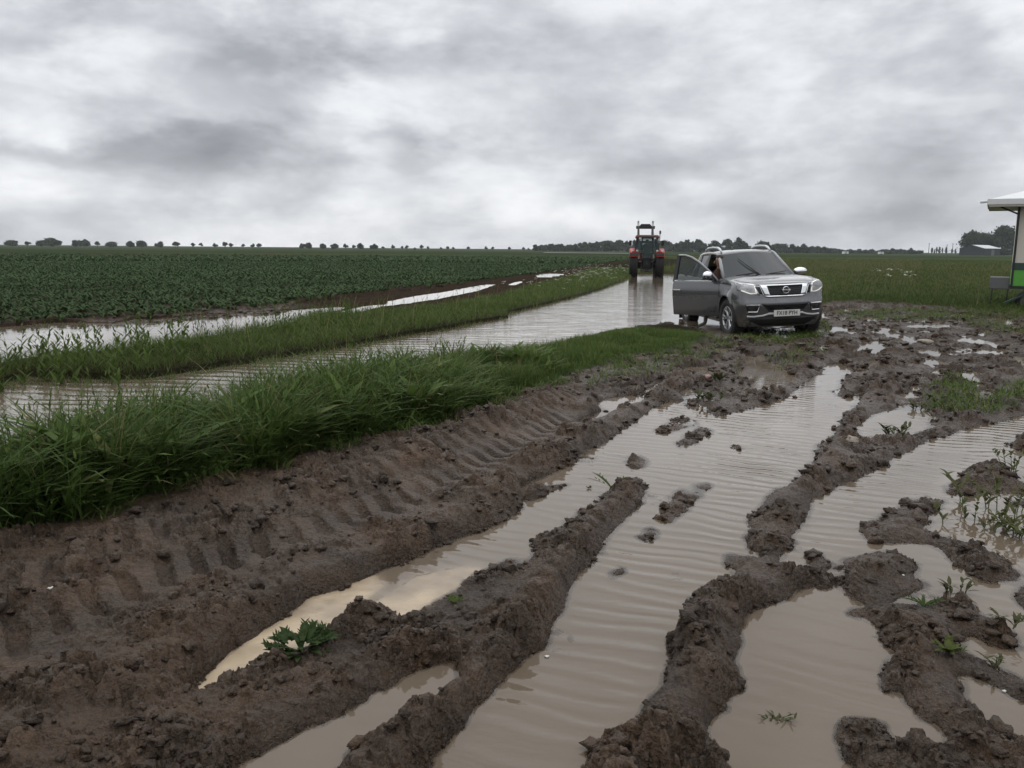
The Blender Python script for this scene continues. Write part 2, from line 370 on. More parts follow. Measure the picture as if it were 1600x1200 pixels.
# polar sheet round the viewer's feet: fine in the direction of view, coarse elsewhere, out to the horizon
az = np.concatenate([np.linspace(-42, 42, 1180), np.linspace(42, 318, 140)[1:-1]]) * PI / 180
rr = np.concatenate([np.linspace(0.5, 2.2, 8)[:-1], np.geomspace(2.2, 45, 1020)[:-1], np.geomspace(45, 9000, 110)])
RR, AZ = np.meshgrid(rr, az, indexing='ij')
GX, GY = RR * np.sin(AZ), RR * np.cos(AZ)
NR, NA = RR.shape
def ground_masks():
    sc = np.clip(RR / 6, .5, 2.2)
    wx = fbm(GX * 6, GY * 6, 3, 11) * .07 * sc; wy = fbm(GX * 6 + 40, GY * 6, 3, 12) * .07 * sc
    wx += perlin(GX * 24, GY * 24, 13) * .024; wy += perlin(GX * 24, GY * 24, 14) * .024
    px, py = project(GX + wx, GY + wy, 0.0)
    front = GY > 1.0
    wat = look(WM, px, py) * front
    cap = np.full(RR.shape, .34)
    near = RR < 24
    for z in (.30, .26, .22, .18, .15, .12, .09, .06, .03):
        qx, qy = project(GX + wx, GY + wy, z)
        hit = (look(WM, qx, qy) > .5) & front & near
        cap = np.where(hit, z - .02, cap)
    px0, py0 = project(GX, GY, 0.0)
    return wat, cap, look(CL, px0, py0) * front, look(PM, px0, py0) * front, px0, py0
wat, cap, cls, patch, PX0, PY0 = ground_masks()
nearmask = (RR < 60)
def banded(a, m0, m1):  # blur only along the fine part of the sheet
    b = a.copy(); b[:1140, :1180] = blur2(a[:1140, :1180], m0, m1); return b
w_f = banded(wat, 2, 3); w_m = banded(wat, 7, 13); w_l = banded(wat, 22, 36)
capb = banded(cap, 2, 3)
land = np.clip(2 * (1 - w_f) - 1, -1, 1); mid = 1 - w_m; lg = 1 - w_l
n1 = fbm(GX * 1.3, GY * 1.3, 4, 21); n2 = fbm(GX * 5.0, GY * 5.0, 4, 31, ridged=True); n3 = fbm(GX * 16, GY * 16, 3, 41)
n4 = fbm(GX * 34, GY * 34, 2, 45, ridged=True)
def clods(f, seed, wx, wy, pw):
    """broken lumps: every cell sits at its own height, domed, with a crevice between neighbours"""
    f1, f2, i = worley(GX * f + wx, GY * f + wy, seed)
    return i ** pw * (1 - .35 * f1) * sstep(.0, .30, f2 - f1) 
crumb = sstep(-.30, .30, fbm(GX * 1.9 + 5, GY * 1.9, 3, 55))          # crumbled in places, smeared smooth in others
cA = clods(4.2, 51, n2 * .5 + n3 * .25, n3 * .6, 2.2); cB = clods(9.5, 61, n3 * .6, n2 * .5, 1.8); cC = clods(21.0, 65, n3 * .6, n4 * .5, 1.4)
lumps = cA * .085 * crumb + cB * .060 * (.12 + .88 * crumb) + cC * .028 * (.25 + .75 * crumb)
rough = n1 * .022 + n2 * .012 + n3 * .010 + n4 * .005 + lumps - .034
# ridges
rid = np.zeros_like(RR); lug = np.zeros_like(RR); rcap = np.zeros_like(RR)
sub = (slice(0, 1060), slice(0, 1180)); sx, sy = GX[sub], GY[sub]
for pts, hh, sg, tread in RIDGES:
    W = np.array([ground_at(p[0], p[1], max(hh, 0) * .7)[:2] for p in pts]); best = np.full(sx.shape, 9.); side = np.zeros(sx.shape); along = np.zeros(sx.shape); acc = 0
    for a, b in zip(W[:-1], W[1:]):
        d = b - a; ln = math.hypot(*d); t = np.clip(((sx - a[0]) * d[0] + (sy - a[1]) * d[1]) / ln ** 2, 0, 1)
        ex, ey = sx - a[0] - t * d[0], sy - a[1] - t * d[1]; q = np.hypot(ex, ey); m = q < best
        best = np.where(m, q, best); along = np.where(m, acc + t * ln, along); side = np.where(m, np.sign(ex * d[1] - ey * d[0]), side); acc += ln
    best = best + n2[sub] * .04
    sgl = sg * (1 + .25 * n1[sub])
    g = np.exp(-(best / sgl) ** 2)
    am = 1 + .5 * n1[sub] + .35 * n2[sub]
    rid[sub] += hh * g * am
    if tread:
        ph = along / .19 + .35 * n1[sub] + .05 * n3[sub] + best * side * (2.0 if tread == 2 else 2.6)
        saw = np.abs((ph % 1) - .5) * 2
        lug[sub] += (sstep(.25, .6, saw) - .5) * .046 * np.exp(-(best / (sg * (1.3 if tread == 2 else 1.1))) ** 4) * (.6 + .5 * n1[sub])
mudk = np.where(cls == 0, 1.0, 0.0); mudk = banded(mudk, 5, 8)
fade = 1 - sstep(22, 45, RR)
ee = .5 * (.5 + .5 * land) + .5 * mid
k_r = sstep(.5, 1.0, mid)
brk = .75 + .9 * fbm(GX * .9 + 3, GY * .9, 3, 57)          # the ridges are broken down in places
hgt = .045 * (2 * ee - 1) + .020 * lg * ee + (.46 * np.where(rid > 0, rid * np.clip(brk, .25, 1.5), rid) + 1.3 * lug) * k_r + rough * (1 - .75 * np.clip(-rid / .05, 0, 1)) * (.30 + .70 * sstep(.25, .95, ee))
# other ground: banks under the vegetation, the soil of the field
bank = np.where(cls == 5, .022 + n1 * .02 + n3 * .012, .10 + n1 * .05 + n3 * .01)
hgt = np.where(RR < 60, hgt * mudk + (1 - mudk) * np.where(land > -.2, np.minimum(bank, .02 + .12 * lg), hgt), hgt)
film = sstep(-.02, .30, fbm((GX * .96 - GY * .27) * 1.5 + 9, (GX * .27 + GY * .96) * .55, 4, 71)) * sstep(7, 11, RR)     # low wet hollows in the open mud
open_mud = (cls == 0) & (RR > 7) & (RR < 45) & (GX > 1.0)
hgt = np.where(open_mud & (land > .5), hgt - .12 * film * (rid < .05) + .06 * np.clip(n1, -.3, 1) * sstep(8, 13, RR) * (1 - film), hgt)
hgt = np.minimum(hgt, np.where(land > 0, capb + .035 + .5 * lumps, hgt))
far_h = .05 + fbm(GX * .02, GY * .02, 3, 81) * .06
k = sstep(35, 60, RR); hgt = hgt * (1 - k) + k * np.where(wat > .5, np.minimum(hgt, -.03), far_h)
hgt = np.where(RR > 60, far_h, hgt)
hgt = np.where(GY < 1.0, .06 + rough, hgt)
LM = blank(); fill(LM, [(-700,1500),(330,1230),(300,1110),(260,1100),(420,960),(600,880),(780,790),(900,700),(1040,615),(1080,560),(-700,560)])
lmm = banded(look(LM, PX0, PY0) * (GY > 1) * (cls == 0), 8, 14); hgt = hgt + .052 * lmm * (1 - sstep(.1, .6, w_f))
# slurry: low smears of silt where the film of water nearly covers the clods
SL = blank()
for p in ([(640,965),(700,925),(760,888),(830,868),(842,900),(790,950),(720,1000),(650,1000)], [(1085,575),(1200,570),(1235,598),(1150,640),(1085,625)], [(300,803),(355,803),(335,825),(300,825)], [(1312,690),(1362,700),(1330,722),(1305,712)],
          [(880,625),(960,575),(1050,565),(1040,590),(940,625)], [(1290,490),(1420,490),(1600,500),(1750,540),(1600,560),(1450,560),(1380,540),(1290,515)], [(550,1000),(640,975),(660,1000),(560,1040)]): fill(SL, p, 1.0)
slm = banded(look(SL, PX0, PY0) * (GY > 1), 6, 12)
hgt = hgt * (1 - slm) + slm * (hgt * .6 - np.where(PX0 > 1260, .006, .024) + .02 * n1)
# every traced puddle holds water, the long flood on the track most of all
TM = blank(); fill(TM, [(-700,1050),(-300,900),(0,810),(400,705),(700,630),(900,565),(1050,514),(1200,507),(1200,381),(-700,381)])
onT = look(TM, PX0, PY0) > .5
hgt = np.where((w_f > .5) & (RR < 60), np.minimum(hgt, np.where(onT, -.06 + .5 * rough, -.008 + .35 * rough)), hgt)
# the yard under the pickup is pressed flat and leans a little
cxl, cyl = (GX - 5.35), (GY - 19.0); inb = sstep(1.9, 1.0, np.abs(cxl)) * sstep(3.6, 2.6, np.abs(cyl))
hgt = hgt * (1 - inb) + inb * np.minimum(-.02 + .03 * np.clip(cxl, -1, 1) + .35 * hgt, .06)
# mixed ground colours (albedo)
c_mud = np.array([.076, .049, .030]); c_bank = np.array([.028, .026, .015]); c_soil = np.array([.044, .032, .024]); c_crop = np.array([.026, .036, .020]); c_rough = np.array([.042, .050, .018])
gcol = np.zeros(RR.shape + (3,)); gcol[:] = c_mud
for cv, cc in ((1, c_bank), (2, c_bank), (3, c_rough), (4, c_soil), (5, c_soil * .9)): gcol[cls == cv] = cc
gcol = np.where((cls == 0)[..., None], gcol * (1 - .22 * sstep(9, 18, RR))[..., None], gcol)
gcol = gcol * (1 - .0) + 0
g4 = (cls == 4) & (RR > 30); kk = sstep(30, 70, RR)[..., None]
gcol = np.where(g4[..., None], gcol * (1 - kk) + kk * c_crop, gcol)
strip = fbm(GX * .004, GY * .012, 3, 91)
farc = np.array([.036, .050, .024])[None, None] * (1 + .5 * strip[..., None]) + np.clip(strip, 0, 1)[..., None] * np.array([.02, .012, .0])
gcol = np.where((RR > 190)[..., None], farc, gcol)
gcol[GY < 1.0] = c_mud
pk = (patch * (.5 + .8 * n1) > .25)[..., None]; gcol = np.where(pk, gcol * .6 + .4 * np.array([.03, .038, .016]), gcol)
wet = np.clip(1 - (hgt / .16), 0, 1) * (cls == 0)
wet = np.where(RR > 60, 0, wet)
# faces of the sheet
ii = np.arange(NR - 1)[:, None] * NA; jj = np.arange(NA)[None, :]; jn = (jj + 1) % NA
gf = np.stack([ii + jj, ii + NA + jj, ii + NA + jn, ii + jn], -1).reshape(-1, 4)
gf = gf[:, ::-1]
GV = np.stack([GX, GY, hgt], -1).reshape(-1, 3)

def mat_ground():
    m, nt, b = new_mat("wet_earth")
    tc = N(nt, 'ShaderNodeTexCoord')
    at = N(nt, 'ShaderNodeAttribute', attribute_name='gcol'); aw = N(nt, 'ShaderNodeAttribute', attribute_name='wet'); am = N(nt, 'ShaderNodeAttribute', attribute_name='mud')
    n1 = N(nt, 'ShaderNodeTexNoise', i_Scale=2.2, i_Detail=7.0, i_Roughness=.65); n2 = N(nt, 'ShaderNodeTexNoise', i_Scale=26.0, i_Detail=6.0, i_Roughness=.7)
    n3 = N(nt, 'ShaderNodeTexNoise', i_Scale=90.0, i_Detail=4.0, i_Roughness=.7); v1 = N(nt, 'ShaderNodeTexVoronoi', i_Scale=46.0); v2 = N(nt, 'ShaderNodeTexVoronoi', i_Scale=115.0)
    n4 = N(nt, 'ShaderNodeTexNoise', i_Scale=5.5, i_Detail=5.0, i_Roughness=.6)
    for n in (n1, n2, n3, n4): L(nt, tc.outputs['Object'], n.inputs['Vector'])
    wv_ = N(nt, 'ShaderNodeVectorMath', operation='MULTIPLY_ADD'); L(nt, n2.outputs['Color'], wv_.inputs[0]); wv_.inputs[1].default_value = (.03, .03, .03); L(nt, tc.outputs['Object'], wv_.inputs[2])
    for n in (v1, v2): L(nt, wv_.outputs[0], n.inputs['Vector'])
    f = math_n(nt, 'ADD', math_n(nt, 'MULTIPLY', n1.outputs['Fac'], 1.1), math_n(nt, 'MULTIPLY', n2.outputs['Fac'], .9))   # ~1
    sc = N(nt, 'ShaderNodeVectorMath', operation='SCALE'); L(nt, at.outputs['Vector'], sc.inputs[0]); L(nt, math_n(nt, 'SUBTRACT', math_n(nt, 'MULTIPLY', f, 1.5), .5, clamp=False), sc.inputs['Scale'])
    # pinker drier silt against darker brown
    tint = mixc(nt, math_n(nt, 'MULTIPLY', math_n(nt, 'SUBTRACT', n1.outputs['Fac'], .45, clamp=True), 3.0, clamp=True), (1, 1, 1), (1.2, 1.1, 1.02))
    mul = N(nt, 'ShaderNodeMix', data_type='RGBA', blend_type='MULTIPLY'); mul.inputs[0].default_value = 1; L(nt, sc.outputs[0], mul.inputs[6]); L(nt, tint, mul.inputs[7])
    dk = N(nt, 'ShaderNodeVectorMath', operation='SCALE'); L(nt, mul.outputs[2], dk.inputs[0]); L(nt, math_n(nt, 'SUBTRACT', 1.0, math_n(nt, 'MULTIPLY', aw.outputs['Fac'], .30)), dk.inputs['Scale'])
    L(nt, dk.outputs[0], b.inputs['Base Color'])
    # wet gloss in patches
    r = math_n(nt, 'SUBTRACT', .60, math_n(nt, 'MULTIPLY', math_n(nt, 'MULTIPLY', aw.outputs['Fac'], n1.outputs['Fac']), .62))
    r = math_n(nt, 'ADD', r, math_n(nt, 'MULTIPLY', math_n(nt, 'SUBTRACT', n2.outputs['Fac'], .5), .35), clamp=True)
    sl = math_n(nt, 'MULTIPLY', math_n(nt, 'SUBTRACT', n4.outputs['Fac'], .52, clamp=True), 5.0, clamp=True)      # slick smeared patches
    r = math_n(nt, 'SUBTRACT', r, math_n(nt, 'MULTIPLY', math_n(nt, 'MULTIPLY', sl, am.outputs['Fac']), .30), clamp=True)
    L(nt, r, b.inputs['Roughness'])
    L(nt, math_n(nt, 'MULTIPLY', am.outputs['Fac'], .36), b.inputs['Specular IOR Level'])
    hb = math_n(nt, 'ADD', math_n(nt, 'MULTIPLY', n2.outputs['Fac'], .024), math_n(nt, 'MULTIPLY', n3.outputs['Fac'], .009))
    hb = math_n(nt, 'SUBTRACT', hb, math_n(nt, 'ADD', math_n(nt, 'MULTIPLY', v1.outputs['Distance'], .022), math_n(nt, 'MULTIPLY', v2.outputs['Distance'], .010)))
    bp = N(nt, 'ShaderNodeBump', i_Strength=1.0, i_Distance=.8); L(nt, hb, bp.inputs['Height']); L(nt, bp.outputs[0], b.inputs['Normal'])
    return m
M_earth = mat_ground()
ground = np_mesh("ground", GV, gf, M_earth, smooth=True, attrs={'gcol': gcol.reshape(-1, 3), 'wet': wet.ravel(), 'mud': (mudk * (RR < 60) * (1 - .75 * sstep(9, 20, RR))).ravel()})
tag(ground, kind='structure')
def height_at(x, y):
    r = np.hypot(x, y); a = np.arctan2(x, y)
    i = np.clip(np.searchsorted(rr, r), 0, NR - 1); j = np.clip(np.searchsorted(az[:1180], a), 0, 1179)
    return hgt[i, j]
def hz(x, y): return float(height_at(np.array([x]), np.array([y]))[0])
# ------------------------------------------------------------------ water sheet
wv = (hgt < .03) & (RR < 75) & (GY > 1) & ((wat > .5) | (w_f > .02) | ((cls == 0) & (hgt < .015)))
wface = wv[:-1, :] | wv[1:, :]; wface = wface[:, :] | np.roll(wface, -1, 1)
wface[:, 1179:] = False; wface[:5] = False
sel = wface.reshape(-1); wf = gf[sel]
used = np.unique(wf); remap = np.full(NR * NA, -1); remap[used] = np.arange(len(used))
amp = np.clip(look(AMP, PX0, PY0), 0, None); amp = banded(amp, 10, 18)
amp = amp * (.25 + .75 * sstep(.5, 1, w_m)) * (1 + .55 * n1)
foam = look(FOAM, PX0, PY0); foam = np.clip(banded(foam, 3, 5) + .25 * n2 * (foam > .05), 0, 1)
dist_ = fbm(GX * .9, GY * .9, 3, 101); lam = .135 + .02 * fbm(GX * .3, GY * .3, 2, 103)
TR = sstep(1.0, -1.5, GX - .27 * GY + 1.0)            # over on the track the waves run across the wind
phase = 2 * PI * (GX * .44 + GY * .90) / .138 + dist_ * 8.0 + 1.0 * n1
phase2 = 2 * PI * (GX * .05 + GY * 1.0) / .30 + dist_ * 5.0
phase = np.where(onT, phase2, phase)
lamv = np.where(onT, .30, .138)
def mat_water():
    m, nt, b = new_mat("muddy_water")
    tc = N(nt, 'ShaderNodeTexCoord')
    ap = N(nt, 'ShaderNodeAttribute', attribute_name='phase'); aa = N(nt, 'ShaderNodeAttribute', attribute_name='amp'); af = N(nt, 'ShaderNodeAttribute', attribute_name='foam')
    n1 = N(nt, 'ShaderNodeTexNoise', i_Scale=1.3, i_Detail=4.0); n2 = N(nt, 'ShaderNodeTexNoise', i_Scale=14.0, i_Detail=3.0); n3 = N(nt, 'ShaderNodeTexNoise', i_Scale=5.0, i_Detail=6.0)
    n4 = N(nt, 'ShaderNodeTexNoise', i_Scale=3.2, i_Detail=2.0)
    mp = N(nt, 'ShaderNodeMapping'); mp.inputs['Scale'].default_value = (.55, 1.5, 1); mp.inputs['Rotation'].default_value = (0, 0, .35)
    L(nt, tc.outputs['Object'], mp.inputs[0])
    for n in (n1, n3): L(nt, tc.outputs['Object'], n.inputs['Vector'])
    for n in (n2, n4): L(nt, mp.outputs[0], n.inputs['Vector'])
    foamf = math_n(nt, 'MULTIPLY', af.outputs['Fac'], math_n(nt, 'ADD', math_n(nt, 'MULTIPLY', n3.outputs['Fac'], 1.3), .25), clamp=True)
    col = mixc(nt, n1.outputs['Fac'], (.110, .085, .060), (.142, .110, .080))
    col = mixc(nt, foamf, col, (.47, .37, .25))
    L(nt, col, b.inputs['Base Color'])
    L(nt, math_n(nt, 'ADD', math_n(nt, 'MULTIPLY', foamf, .35), .035), b.inputs['Roughness'])
    b.inputs['IOR'].default_value = 1.333
    s1 = math_n(nt, 'SINE', ap.outputs['Fac']); s2 = math_n(nt, 'SINE', math_n(nt, 'ADD', math_n(nt, 'MULTIPLY', ap.outputs['Fac'], 1.83), math_n(nt, 'MULTIPLY', n4.outputs['Fac'], 7.0)))
    sh = math_n(nt, 'ADD', s1, math_n(nt, 'MULTIPLY', s2, .22))
    sh = math_n(nt, 'MULTIPLY', sh, math_n(nt, 'ADD', math_n(nt, 'MULTIPLY', n4.outputs['Fac'], 1.3), .25))
    hgtw = math_n(nt, 'MULTIPLY', sh, aa.outputs['Fac'])
    fine = math_n(nt, 'MULTIPLY', math_n(nt, 'SUBTRACT', n2.outputs['Fac'], .5), math_n(nt, 'ADD', math_n(nt, 'MULTIPLY', aa.outputs['Fac'], .65), .0003))
    hgtw = math_n(nt, 'ADD', hgtw, fine)
    hgtw = math_n(nt, 'ADD', hgtw, math_n(nt, 'MULTIPLY', math_n(nt, 'MULTIPLY', n3.outputs['Fac'], foamf), .012))
    bp = N(nt, 'ShaderNodeBump', i_Strength=1.0, i_Distance=1.0); L(nt, hgtw, bp.inputs['Height']); L(nt, bp.outputs[0], b.inputs['Normal'])
    # where it is only a film the mud shows through it
    ad = N(nt, 'ShaderNodeAttribute', attribute_name='depth'); body = math_n(nt, 'ADD', math_n(nt, 'MULTIPLY', ad.outputs['Fac'], 42.0), math_n(nt, 'MULTIPLY', foamf, .8), clamp=True)
    tr = N(nt, 'ShaderNodeBsdfTransparent'); tr.inputs[0].default_value = (.86, .80, .72, 1); gl = N(nt, 'ShaderNodeBsdfGlossy', i_Roughness=.03); L(nt, bp.outputs[0], gl.inputs['Normal'])
    fr = N(nt, 'ShaderNodeFresnel', i_IOR=1.333); L(nt, bp.outputs[0], fr.inputs['Normal']); m1 = N(nt, 'ShaderNodeMixShader'); L(nt, fr.outputs[0], m1.inputs[0]); L(nt, tr.outputs[0], m1.inputs[1]); L(nt, gl.outputs[0], m1.inputs[2])
    m2 = N(nt, 'ShaderNodeMixShader'); L(nt, body, m2.inputs[0]); L(nt, m1.outputs[0], m2.inputs[1]); L(nt, b.outputs[0], m2.inputs[2]); L(nt, m2.outputs[0], nt.nodes['Material Output'].inputs['Surface'])
    return m
wz = np.zeros(len(used))
WVv = np.stack([GX.ravel()[used], GY.ravel()[used], wz], -1)
water = np_mesh("flood_water", WVv, remap[wf], mat_water(), smooth=True, attrs={'phase': phase.ravel()[used], 'amp': amp.ravel()[used], 'foam': foam.ravel()[used], 'depth': np.clip(-hgt.ravel()[used] + np.maximum(RR.ravel()[used] - 12, 0) * .01 + .05 * (onT & (wat > .5)).ravel()[used], -.02, .2)})
tag(water, kind='structure')

# a strip of standing water far across the fields
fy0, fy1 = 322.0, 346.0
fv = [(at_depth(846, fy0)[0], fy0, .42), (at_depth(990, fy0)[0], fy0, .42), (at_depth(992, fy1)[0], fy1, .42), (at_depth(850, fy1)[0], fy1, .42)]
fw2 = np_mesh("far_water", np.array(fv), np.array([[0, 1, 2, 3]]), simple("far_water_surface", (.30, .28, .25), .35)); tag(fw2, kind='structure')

# ------------------------------------------------------------------ loose crumbs and clods of mud thrown up by the wheels
bmc = bmesh.new(); bmesh.ops.create_icosphere(bmc, subdivisions=2, radius=1.0); ico_v = np.array([v.co[:] for v in bmc.verts]); ico_f = np.array([[v.index for v in f.verts] for f in bmc.faces]); bmc.free()
nc_ = 80000; cr_ = 2.3 * (27 / 2.3) ** rng.random(nc_); ca_ = np.radians(rng.uniform(-38, 40, nc_)); cx_, cy_ = cr_ * np.sin(ca_), cr_ * np.cos(ca_)
ci_ = np.clip(np.searchsorted(rr, cr_), 0, NR - 1); cj_ = np.clip(np.searchsorted(az[:1180], ca_), 0, 1179)
h_c = hgt[ci_, cj_]; ok = (cls[ci_, cj_] == 0) & (h_c > -.006) & (rng.random(nc_) < (.05 + .95 * crumb[ci_, cj_] ** 1.5) * (.35 + .65 * sstep(-.1, .3, fbm(cx_ * 1.1, cy_ * 1.1, 3, 301)) + 1.2 * (h_c < .02)) * .55 * (1 - .85 * np.clip(-rid[ci_, cj_] / .03, 0, 1)) * (1 - .6 * np.clip(np.abs(lug[ci_, cj_]) / .012, 0, 1)))
ok &= ~((look(TM, *project(cx_, cy_, 0.0)) > .5) & (cr_ < 15))
ok &= ~((np.abs(cx_ - 5.35) < 1.1) & (np.abs(cy_ - 19) < 3)); cx_, cy_, cr_, h_c = cx_[ok][:19000], cy_[ok][:19000], cr_[ok][:19000], h_c[ok][:19000]; nc_ = len(cx_)
cs_ = np.minimum(.0042 * np.exp(rng.normal(0, .55, nc_)) * cr_ ** .62, .055)
disp = 1 + .28 * rng.normal(size=(nc_, len(ico_v))); disp = np.clip(disp, .55, 1.6)
sc3 = np.stack([rng.uniform(.8, 1.5, nc_), rng.uniform(.7, 1.2, nc_), rng.uniform(.45, .9, nc_)], -1); th_ = rng.random(nc_) * TAU
V_ = ico_v[None] * disp[..., None] * sc3[:, None] * cs_[:, None, None]; c_, s_ = np.cos(th_)[:, None], np.sin(th_)[:, None]
V_ = np.stack([V_[..., 0] * c_ - V_[..., 1] * s_ + cx_[:, None], V_[..., 0] * s_ + V_[..., 1] * c_ + cy_[:, None], V_[..., 2] + (h_c + cs_ * .25)[:, None]], -1).reshape(-1, 3)
F_ = (ico_f[None] + (np.arange(nc_) * len(ico_v))[:, None, None]).reshape(-1, 3)
kc = np.repeat(rng.uniform(.7, 1.1, nc_), len(ico_v))
crumbs = np_mesh("mud_crumbs", V_, F_, M_earth, smooth=False, attrs={'gcol': c_mud[None] * kc[:, None], 'wet': np.full(len(V_), .35), 'mud': np.ones(len(V_))})
tag(crumbs, "loose crumbs and clods of wet brown mud scattered along the ruts", "mud", kind='stuff')
# ================================================================== GROUND COVER (nobody could count it: one mesh per kind)
def mat_leaf(name, c0, c1, c2, trans=.32, rough=.6, spec=.09):
    m, nt, b = new_mat(name)
    at = N(nt, 'ShaderNodeAttribute', attribute_name='tint'); ah = N(nt, 'ShaderNodeAttribute', attribute_name='dry')
    col = mixc(nt, at.outputs['Fac'], c0, c1); col = mixc(nt, ah.outputs['Fac'], col, c2)
    L(nt, col, b.inputs['Base Color']); b.inputs['Roughness'].default_value = rough; b.inputs['Specular IOR Level'].default_value = spec
    tr = N(nt, 'ShaderNodeBsdfTranslucent'); L(nt, col, tr.inputs['Color'])
    mx = N(nt, 'ShaderNodeMixShader'); mx.inputs[0].default_value = trans
    L(nt, b.outputs[0], mx.inputs[1]); L(nt, tr.outputs[0], mx.inputs[2]); L(nt, mx.outputs[0], nt.nodes['Material Output'].inputs['Surface'])
    return m
class Blades:
    def __init__(s): s.V = []; s.Fc = []; s.T = []; s.D = []; s.n = 0
    def add(s, P, h, w, a, lean, curl, seg=4, tint=None, dry=None, prof=.8, fold=0.0, mid=.45):
        """ribbons: base points P (n,3), height, width, azimuth, outward lean and curl as fractions of height"""
        n = len(P)
        if n == 0: return
        o = np.ones(n); h = h * o; w = w * o; a = a * o; lean = lean * o; curl = curl * o
        t = np.linspace(0, 1, seg + 1)[None, :]
        out = (lean[:, None] * t + curl[:, None] * t ** 2) * h[:, None]
        up = (t - .42 * np.abs(curl[:, None]) * t ** 2.4) * h[:, None]
        wp = np.sin(np.clip(t, 0, 1) ** mid * PI * .97 + .03 * PI) ** prof; wp = np.maximum(wp, .04 + .5 * (t == 0))
        ww = w[:, None] * .5 * wp
        ca, sa = np.cos(a)[:, None], np.sin(a)[:, None]
        cx = P[:, 0:1] + out * ca; cy = P[:, 1:2] + out * sa; cz = P[:, 2:3] + up
        VL = np.stack([cx - sa * ww, cy + ca * ww, cz + fold * ww], -1); VR = np.stack([cx + sa * ww, cy - ca * ww, cz + fold * ww], -1)
        V = np.stack([VL, VR], 2).reshape(n, -1, 3)
        k = np.arange(seg)
        f = np.stack([2 * k, 2 * k + 1, 2 * k + 3, 2 * k + 2], -1)
        Fc = (np.arange(n)[:, None, None] * (2 * seg + 2) + f[None]).reshape(-1, 4) + s.n
        s.V.append(V.reshape(-1, 3)); s.Fc.append(Fc); s.n += n * (2 * seg + 2)
        tint = rng.random(n) if tint is None else tint * o; dry = np.zeros(n) if dry is None else dry * o
        s.T.append(np.repeat(tint, 2 * seg + 2)); s.D.append(np.repeat(dry, 2 * seg + 2))
    def build(s, name, mat, parent=None):
        return np_mesh(name, np.concatenate(s.V), np.concatenate(s.Fc), mat, parent, smooth=True, attrs={'tint': np.concatenate(s.T), 'dry': np.concatenate(s.D)})
def scatter(mask, val, n, r0, r1, a0=-40, a1=40, power=1.0):
    """n candidate points with uniform ground density (power 1) or thinning with distance (power < 1), kept where the class mask says val"""
    u = rng.random(n); e = 2 * power
    r = (r0 ** e + u * (r1 ** e - r0 ** e)) ** (1 / e) if abs(e) > 1e-6 else r0 * (r1 / r0) ** u
    a = np.radians(a0 + rng.random(n) * (a1 - a0)); x, y = r * np.sin(a), r * np.cos(a)
    px, py = project(x, y, 0.0); m = look(mask, px, py) == val
    x, y, px, py = x[m], y[m], px[m], py[m]
    return np.stack([x, y, height_at(x, y) - .01], -1), px, py
m_tall = mat_leaf("tall_grass_leaf", (.044, .076, .016), (.092, .140, .034), (.20, .17, .08))
m_verge = mat_leaf("verge_grass_leaf", (.056, .092, .018), (.100, .138, .036), (.22, .19, .09))
m_mead = mat_leaf("rough_grass_leaf", (.048, .078, .018), (.092, .118, .034), (.16, .14, .066))
m_crop = mat_leaf("crop_leaf", (.034, .060, .024), (.066, .100, .042), (.08, .07, .035), trans=.18, spec=.05, rough=.7)
m_white = simple("white_petal", (.46, .48, .38), .7, var=.06)
# ---- tall rank grass and broad leaves on the near bank
B = Blades()
hbank = lambda px: np.interp(px, [-200, 0, 90, 200, 300, 420, 540, 640, 800, 950, 1100], [.58, .53, .66, .62, .42, .52, .54, .43, .30, .15, .07])
GAb = blur2(np.where(CL == 1, 1.0, 0.0).astype(np.float32), 9, 14, 2)
P, px, py = scatter(CL, 1, 520000, 3.6, 17, -42, 18, 1.0)
clump = np.clip(.80 + .95 * fbm(P[:, 0] * 1.7, P[:, 1] * 1.7, 3, 201) + .35 * fbm(P[:, 0] * 5, P[:, 1] * 5, 2, 203), .25, 1.7)
edge = .35 + .65 * sstep(.45, .95, look(GAb, px, py))
hh = hbank(px) * clump * edge
den = rng.random(len(P)) < np.where(px < 640, .62, .85) * (.55 + .45 * edge)
P, px, hh, edge = P[den], px[den], hh[den], edge[den]
n = len(P); k = rng.random(n)
tint = np.clip(.35 + .5 * fbm(P[:, 0] * .9, P[:, 1] * .9, 2, 202) + .35 * (rng.random(n) - .5) + np.interp(px, [0, 600, 900], [-.15, .15, .3]), 0, 1)
dry = (rng.random(n) < .06) * rng.random(n) * .9
broad = (k < .42 + .25 * fbm(P[:, 0] * .8, P[:, 1] * .8, 2, 205)) & (px < 780)
w_ang = np.where(rng.random(n) < .15, rng.normal(.4, 1.0, n), rng.random(n) * TAU)                       # the wind lays them mostly one way
B.add(P[broad], hh[broad] * (.6 + .7 * rng.random(broad.sum())), (.014 + .022 * rng.random(broad.sum())) * np.where(edge[broad] < .9, 1.35, .9), w_ang[broad], .25 + .35 * rng.random(broad.sum()), .35 + .75 * rng.random(broad.sum()), 5, tint[broad], dry[broad], fold=.25)
th = ~broad
B.add(P[th], hh[th] * (.55 + .65 * rng.random(th.sum())), .004 + .006 * rng.random(th.sum()), w_ang[th], .08 + .28 * rng.random(th.sum()), .05 + .55 * rng.random(th.sum()), 4, tint[th], dry[th])
